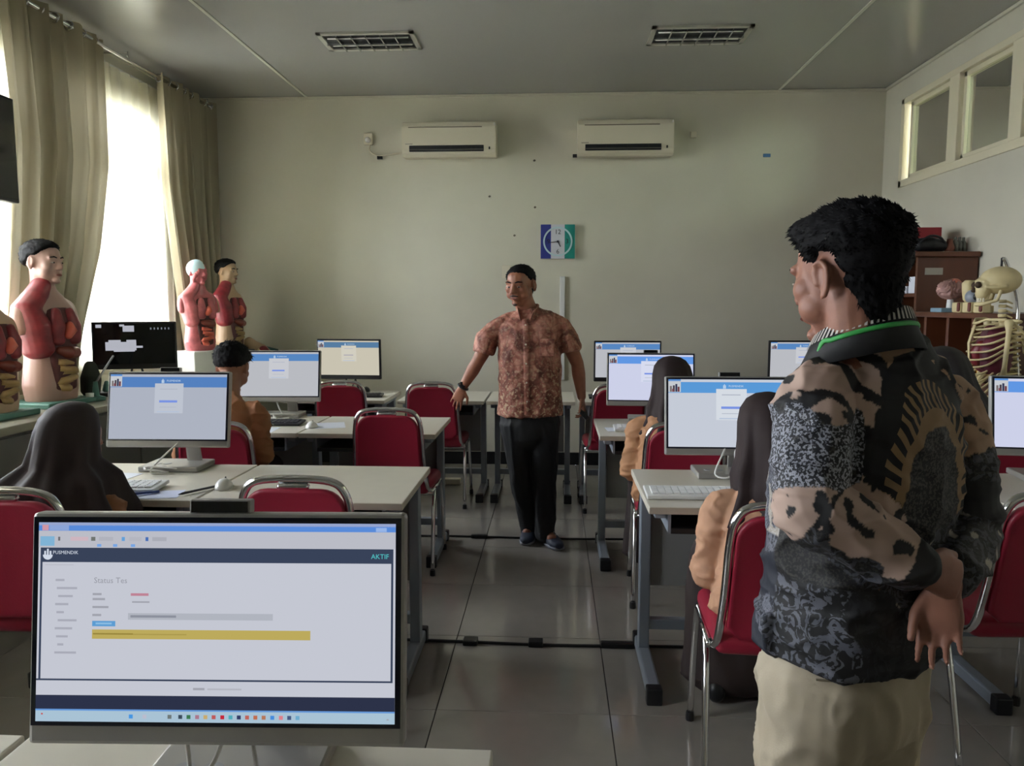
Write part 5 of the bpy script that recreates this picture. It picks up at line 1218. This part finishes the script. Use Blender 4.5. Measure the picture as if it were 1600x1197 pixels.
    ring = []
    for k in range(25):
        a = 2*PI*k/24; ring.append(nb+V((.074*math.sin(a), .072*math.cos(a)-.004, .018-.034*math.cos(a)-.012)))
    bm = B()
    prev = None
    for k in range(25):
        a = 2*PI*k/24; o = V((math.sin(a), math.cos(a), 0)); p = ring[k]
        cur = [bm.verts.new(p+o*.036-V((0, 0, .054))), bm.verts.new(p+o*.005+V((0, 0, .018))), bm.verts.new(p-o*.004+V((0, 0, .018))), bm.verts.new(p+o*.026-V((0, 0, .056)))]
        if prev:
            for j in range(4): bm.faces.new((prev[j], prev[(j+1) % 4], cur[(j+1) % 4], cur[j]))
        prev = cur
    col = obj('collar', bm, m_col, t, True)
    for k in range(60):
        a = 2*PI*k/60; o = V((math.sin(a), math.cos(a), 0)); tg = V((math.cos(a), -math.sin(a), .42*math.sin(a)))
        p = nb+V((.074*math.sin(a), .072*math.cos(a)-.004, .018-.034*math.cos(a)-.012))+o*.0085
        bm = B(); quad(bm, [p+V((0, 0, .016))-tg*.003, p+V((0, 0, .016))+tg*.001, p+o*.0095+V((0, 0, -.005))+tg*.0045, p+o*.0095+V((0, 0, -.005))]); obj('collar_dash', bm, m_dash, col)
    # green lanyard lying on the collar
    lan = []
    for k in range(15):
        a = PI*.56+PI*.98*k/14; lan.append(nb+V((.093*math.sin(a), .091*math.cos(a)-.004, .018-.034*math.cos(a)-.012-.013)))
    lan = [lan[0]+V((.0, .012, -.05))]+lan+[lan[-1]+V((0, .012, -.05))]
    bm = B(); limb(bm, [(p, .003, .0045) for p in smooth_path(lan, 4)], None, 8); obj('lanyard', bm, mat('green lanyard', rgb(62, 168, 82), .5), t, True)
    # trousers and shoes
    m_kh = mat('beige trousers', rgb(178, 166, 144), .75, bump=.12, bscale=260, var=.05, vscale=6)
    bm = B()
    limb(bm, [(P(1318, 960), .150, .118), (P(1313, 1050), .158, .125), (P(1311, 1090), .156, .125), (P(1310, 1120), .14, .12)], X, 22)
    for k in (-1, 1):
        limb(bm, [((k*.080, -.005, .72), .094, .112), ((k*.088, 0, .58), .086, .10), ((k*.095, .01, .44), .072, .08), ((k*.10, -.01, .22), .064, .072), ((k*.105, -.015, .06), .062, .072)], X, 18)
    cloth_obj('trousers', bm, m_kh, t, .007, 4, creases(.009, 9, 6, 6, .006))
    for k in (-1, 1):
        bm = B(); shoe(bm, (k*.105, -.06, 0), (k*.12, 1, 0)); cloth_obj('shoe', bm, m_black, t, .007, 2)
    bm = B(); pk = [P(1275, 1062, 1.32), P(1330, 1066, 1.31)]; tube(bm, pk, .002, 6); obj('pocket_seam', bm, mat('seam', rgb(130, 120, 100), .8), t)
standing_man()
# ============================ seated students
m_tan = mat('tan uniform cloth', rgb(168, 122, 86), .75, bump=.1, bscale=260, var=.06, vscale=6)
m_peach = mat('light brown uniform cloth', rgb(186, 142, 112), .75, bump=.1, bscale=260, var=.06, vscale=6)
m_brown = mat('brown uniform cloth', rgb(142, 92, 58), .75, bump=.1, bscale=260, var=.06, vscale=6)
m_hij = mat('dark brown headscarf cloth', rgb(50, 40, 40), .7, spec=.2, bump=.06, bscale=300); m_hij2 = mat('black headscarf cloth', rgb(28, 24, 26), .65); m_skirt_ = mat('dark brown skirt cloth', rgb(48, 36, 34), .75)
def student(label, x, y, rz, htop, lean=.18, shirt=m_tan, hij=m_hij, hijw=.2, hijdrop=.36, head_fwd=.08, head_pitch=.35, girl=True, arms=1, seed=1, flare=1.0, hx=0):
    t = thing('person', label, 'person', (x, y, 0), rz)
    sh = htop-.30; X = (1, 0, 0)
    hp = V((0, -.06, .52)); ch = V((hx*.5, -.06+lean*.5, sh-.05)); nk = V((hx*.7, -.06+lean*.8, sh+.02)); hc = V((hx, nk.y+head_fwd, htop-.125))
    H = Hm(hc, 0, head_pitch, 0, .95)
    bm = B(); head(bm, H, nk)
    limb(bm, [(hp, .14, .11), (hp.lerp(ch, .5), .125, .095), (ch, .145, .095), (nk-V((0, 0, .03)), .10, .07)], X, 16)
    ee, ww = [], []
    for k in (-1, 1):
        s = V((hx*.5+k*.165, ch.y+.0, sh-.035)); e = V((k*.200, ch.y-.03, sh-.235)); w = V((k*.075, .15, .645))
        ee.append((s, e, w)); limb(bm, [(s, .045), (e, .036), (e.lerp(w, .4), .036), (w, .025)], None, 12)
        hand(bm, w, (-k*.35, 1, -.25), (0, 0, -1), -k, (.2, .22, .25, .3), .05, .6, .85)
        limb(bm, [((k*.09, -.02, .53), .075), ((k*.10, .36, .535), .055), ((k*.10, .38, .48), .052), ((k*.10, .36, .09), .035)], None, 12)
        limb(bm, [((k*.10, .35, .045), .033), ((k*.105, .48, .035), .03)], None, 10)
    obj('body', remesh(bm, .0065, 3), m_skin3, t)
    face(H, t)
    bm = B()
    limb(bm, [(V((0, -.075, .505)), .198, .150), (hp.lerp(ch, .3), .180, .138), (hp.lerp(ch, .7), .165, .125), (ch, .172, .115), (V((hx*.5, ch.y, sh-.005)), .13, .085), (nk, .075, .066)], X, 24, 2.3)
    for s, e, w in ee: slimb(bm, [(s+V((-math.copysign(.05, s.x), 0, .01)), .05), (s, .052), (s.lerp(e, .35), .051), (s.lerp(e, .7), .049), (e, .046), (e.lerp(w, .25), .045), (e.lerp(w, .6), .042), (e.lerp(w, .9), .038)], None, 16)
    cloth_obj('shirt', bm, shirt, t, .006, 4, creases(.009, 7, 13, seed))
    if girl:
        bm = B(); limb(bm, [((0, -.06, .53), .165, .08), ((0, .12, .55), .185, .085), ((0, .34, .54), .19, .08), ((0, .415, .46), .19, .07), ((0, .40, .20), .20, .09), ((0, .39, .07), .21, .10)], X, 22, 2.6)
        cloth_obj('skirt', bm, m_skirt_, t, .010, 4, folds(.010, 9, 4, seed+3))
        # headscarf draped over head and shoulders, pleated lower down
        bm = B(); n = 72; rows = []
        top = V((hc.x, hc.y-.015, hc.z+.135)); prof = [(0, .012), (.006, .040), (.022, .066), (.05, .085), (.09, .094), (.14, .097), (.19, .104), (.24, .122*flare+.0*1), (.29, hijw*.80), (.34, hijw*.93), (hijdrop, hijw)]
        for j, (dz, r) in enumerate(prof):
            f = dz/hijdrop; cx = top.x+(hx*.4-top.x)*f*f; cy = top.y+(ch.y-.02-top.y)*min(1, f*1.1)
            row = []
            for k in range(n):
                a = 2*PI*k/n; am = .035*f+.10*f*f
                rr = r*(1+am*math.sin(9*a+seed+1.5*f)+am*.6*math.sin(15*a+seed*2)+.02*math.sin(4*a+f*5))
                b_ = 1.14 if f < .5 else 1.14-.34*(f-.5)*2
                q = V((cx+rr*math.sin(a), cy+rr*b_*math.cos(a), top.z-dz+.018*f*math.sin(6*a+seed)-.02*f*max(0, -math.cos(a))))
                row.append(bm.verts.new(q))
            rows.append(row)
        for Aq, Cq in zip(rows, rows[1:]):
            for k in range(n):
                # face opening at the front
                a = 2*PI*(k+.5)/n; a = min(a, 2*PI-a); j = rows.index(Aq)
                if 3 <= j <= 5 and a < .5: continue
                bm.faces.new((Aq[k], Aq[(k+1) % n], Cq[(k+1) % n], Cq[k]))
        bm.faces.new(rows[0])
        bmesh.ops.subdivide_edges(bm, edges=[e for e in bm.edges if abs(e.verts[0].co.z-e.verts[1].co.z) > .012], cuts=2, use_grid_fill=True, smooth=.6)
        me = bpy.data.meshes.new('headscarf'); bmesh.ops.recalc_face_normals(bm, faces=bm.faces[:]); bm.to_mesh(me); bm.free()
        o = obj('headscarf', me, hij, t, True); sm = o.modifiers.new('thick', 'SOLIDIFY'); sm.thickness = .003; sm.offset = 0
    else:
        hair(H, t, .026, .012, .006, 900, seed+20, back=.014, slen=.02)
        bm = B(); limb(bm, [((0, -.07, .53), .17, .12), ((0, .03, .53), .17, .1)], X, 18)
        for k in (-1, 1): limb(bm, [((k*.085, 0, .53), .09), ((k*.10, .36, .54), .07), ((k*.10, .385, .47), .066), ((k*.10, .36, .08), .056)], None, 14)
        cloth_obj('trousers', bm, m_skirt_, t, .010, 3)
    for k in (-1, 1):
        bm = B(); shoe(bm, (k*.10, .30, 0), (k*.1, 1, 0), .9); cloth_obj('shoe', bm, m_black, t, .008, 2)
    return t
student('student in a wide dark brown headscarf bending over the desk at the left edge', -1.61, 2.33, 0, 1.065, lean=.20, hx=.0, hijw=.235, hijdrop=.40, head_fwd=.05, head_pitch=.55, seed=2, flare=1.35, shirt=m_brown)
student('boy with short black hair and brown shirt seated behind a monitor', -1.60, 3.60, .0, 1.205, lean=.16, shirt=m_brown, girl=False, seed=4)
student('student in a dark headscarf and tan uniform seated just right of the aisle', .575, 3.66, -.05, 1.135, lean=.20, hijw=.15, hijdrop=.36, seed=5)
student('student in a dark headscarf and light brown uniform seated next to the standing man', .67, 2.30, -.03, 1.115, lean=.16, shirt=m_peach, hijw=.15, hijdrop=.38, seed=7, arms=0)
student('student in a black headscarf mostly hidden behind the standing man\'s shoulder', 1.85, 3.46, 0, 1.20, lean=.16, hij=m_hij2, hijw=.17, seed=9, hx=-.08)
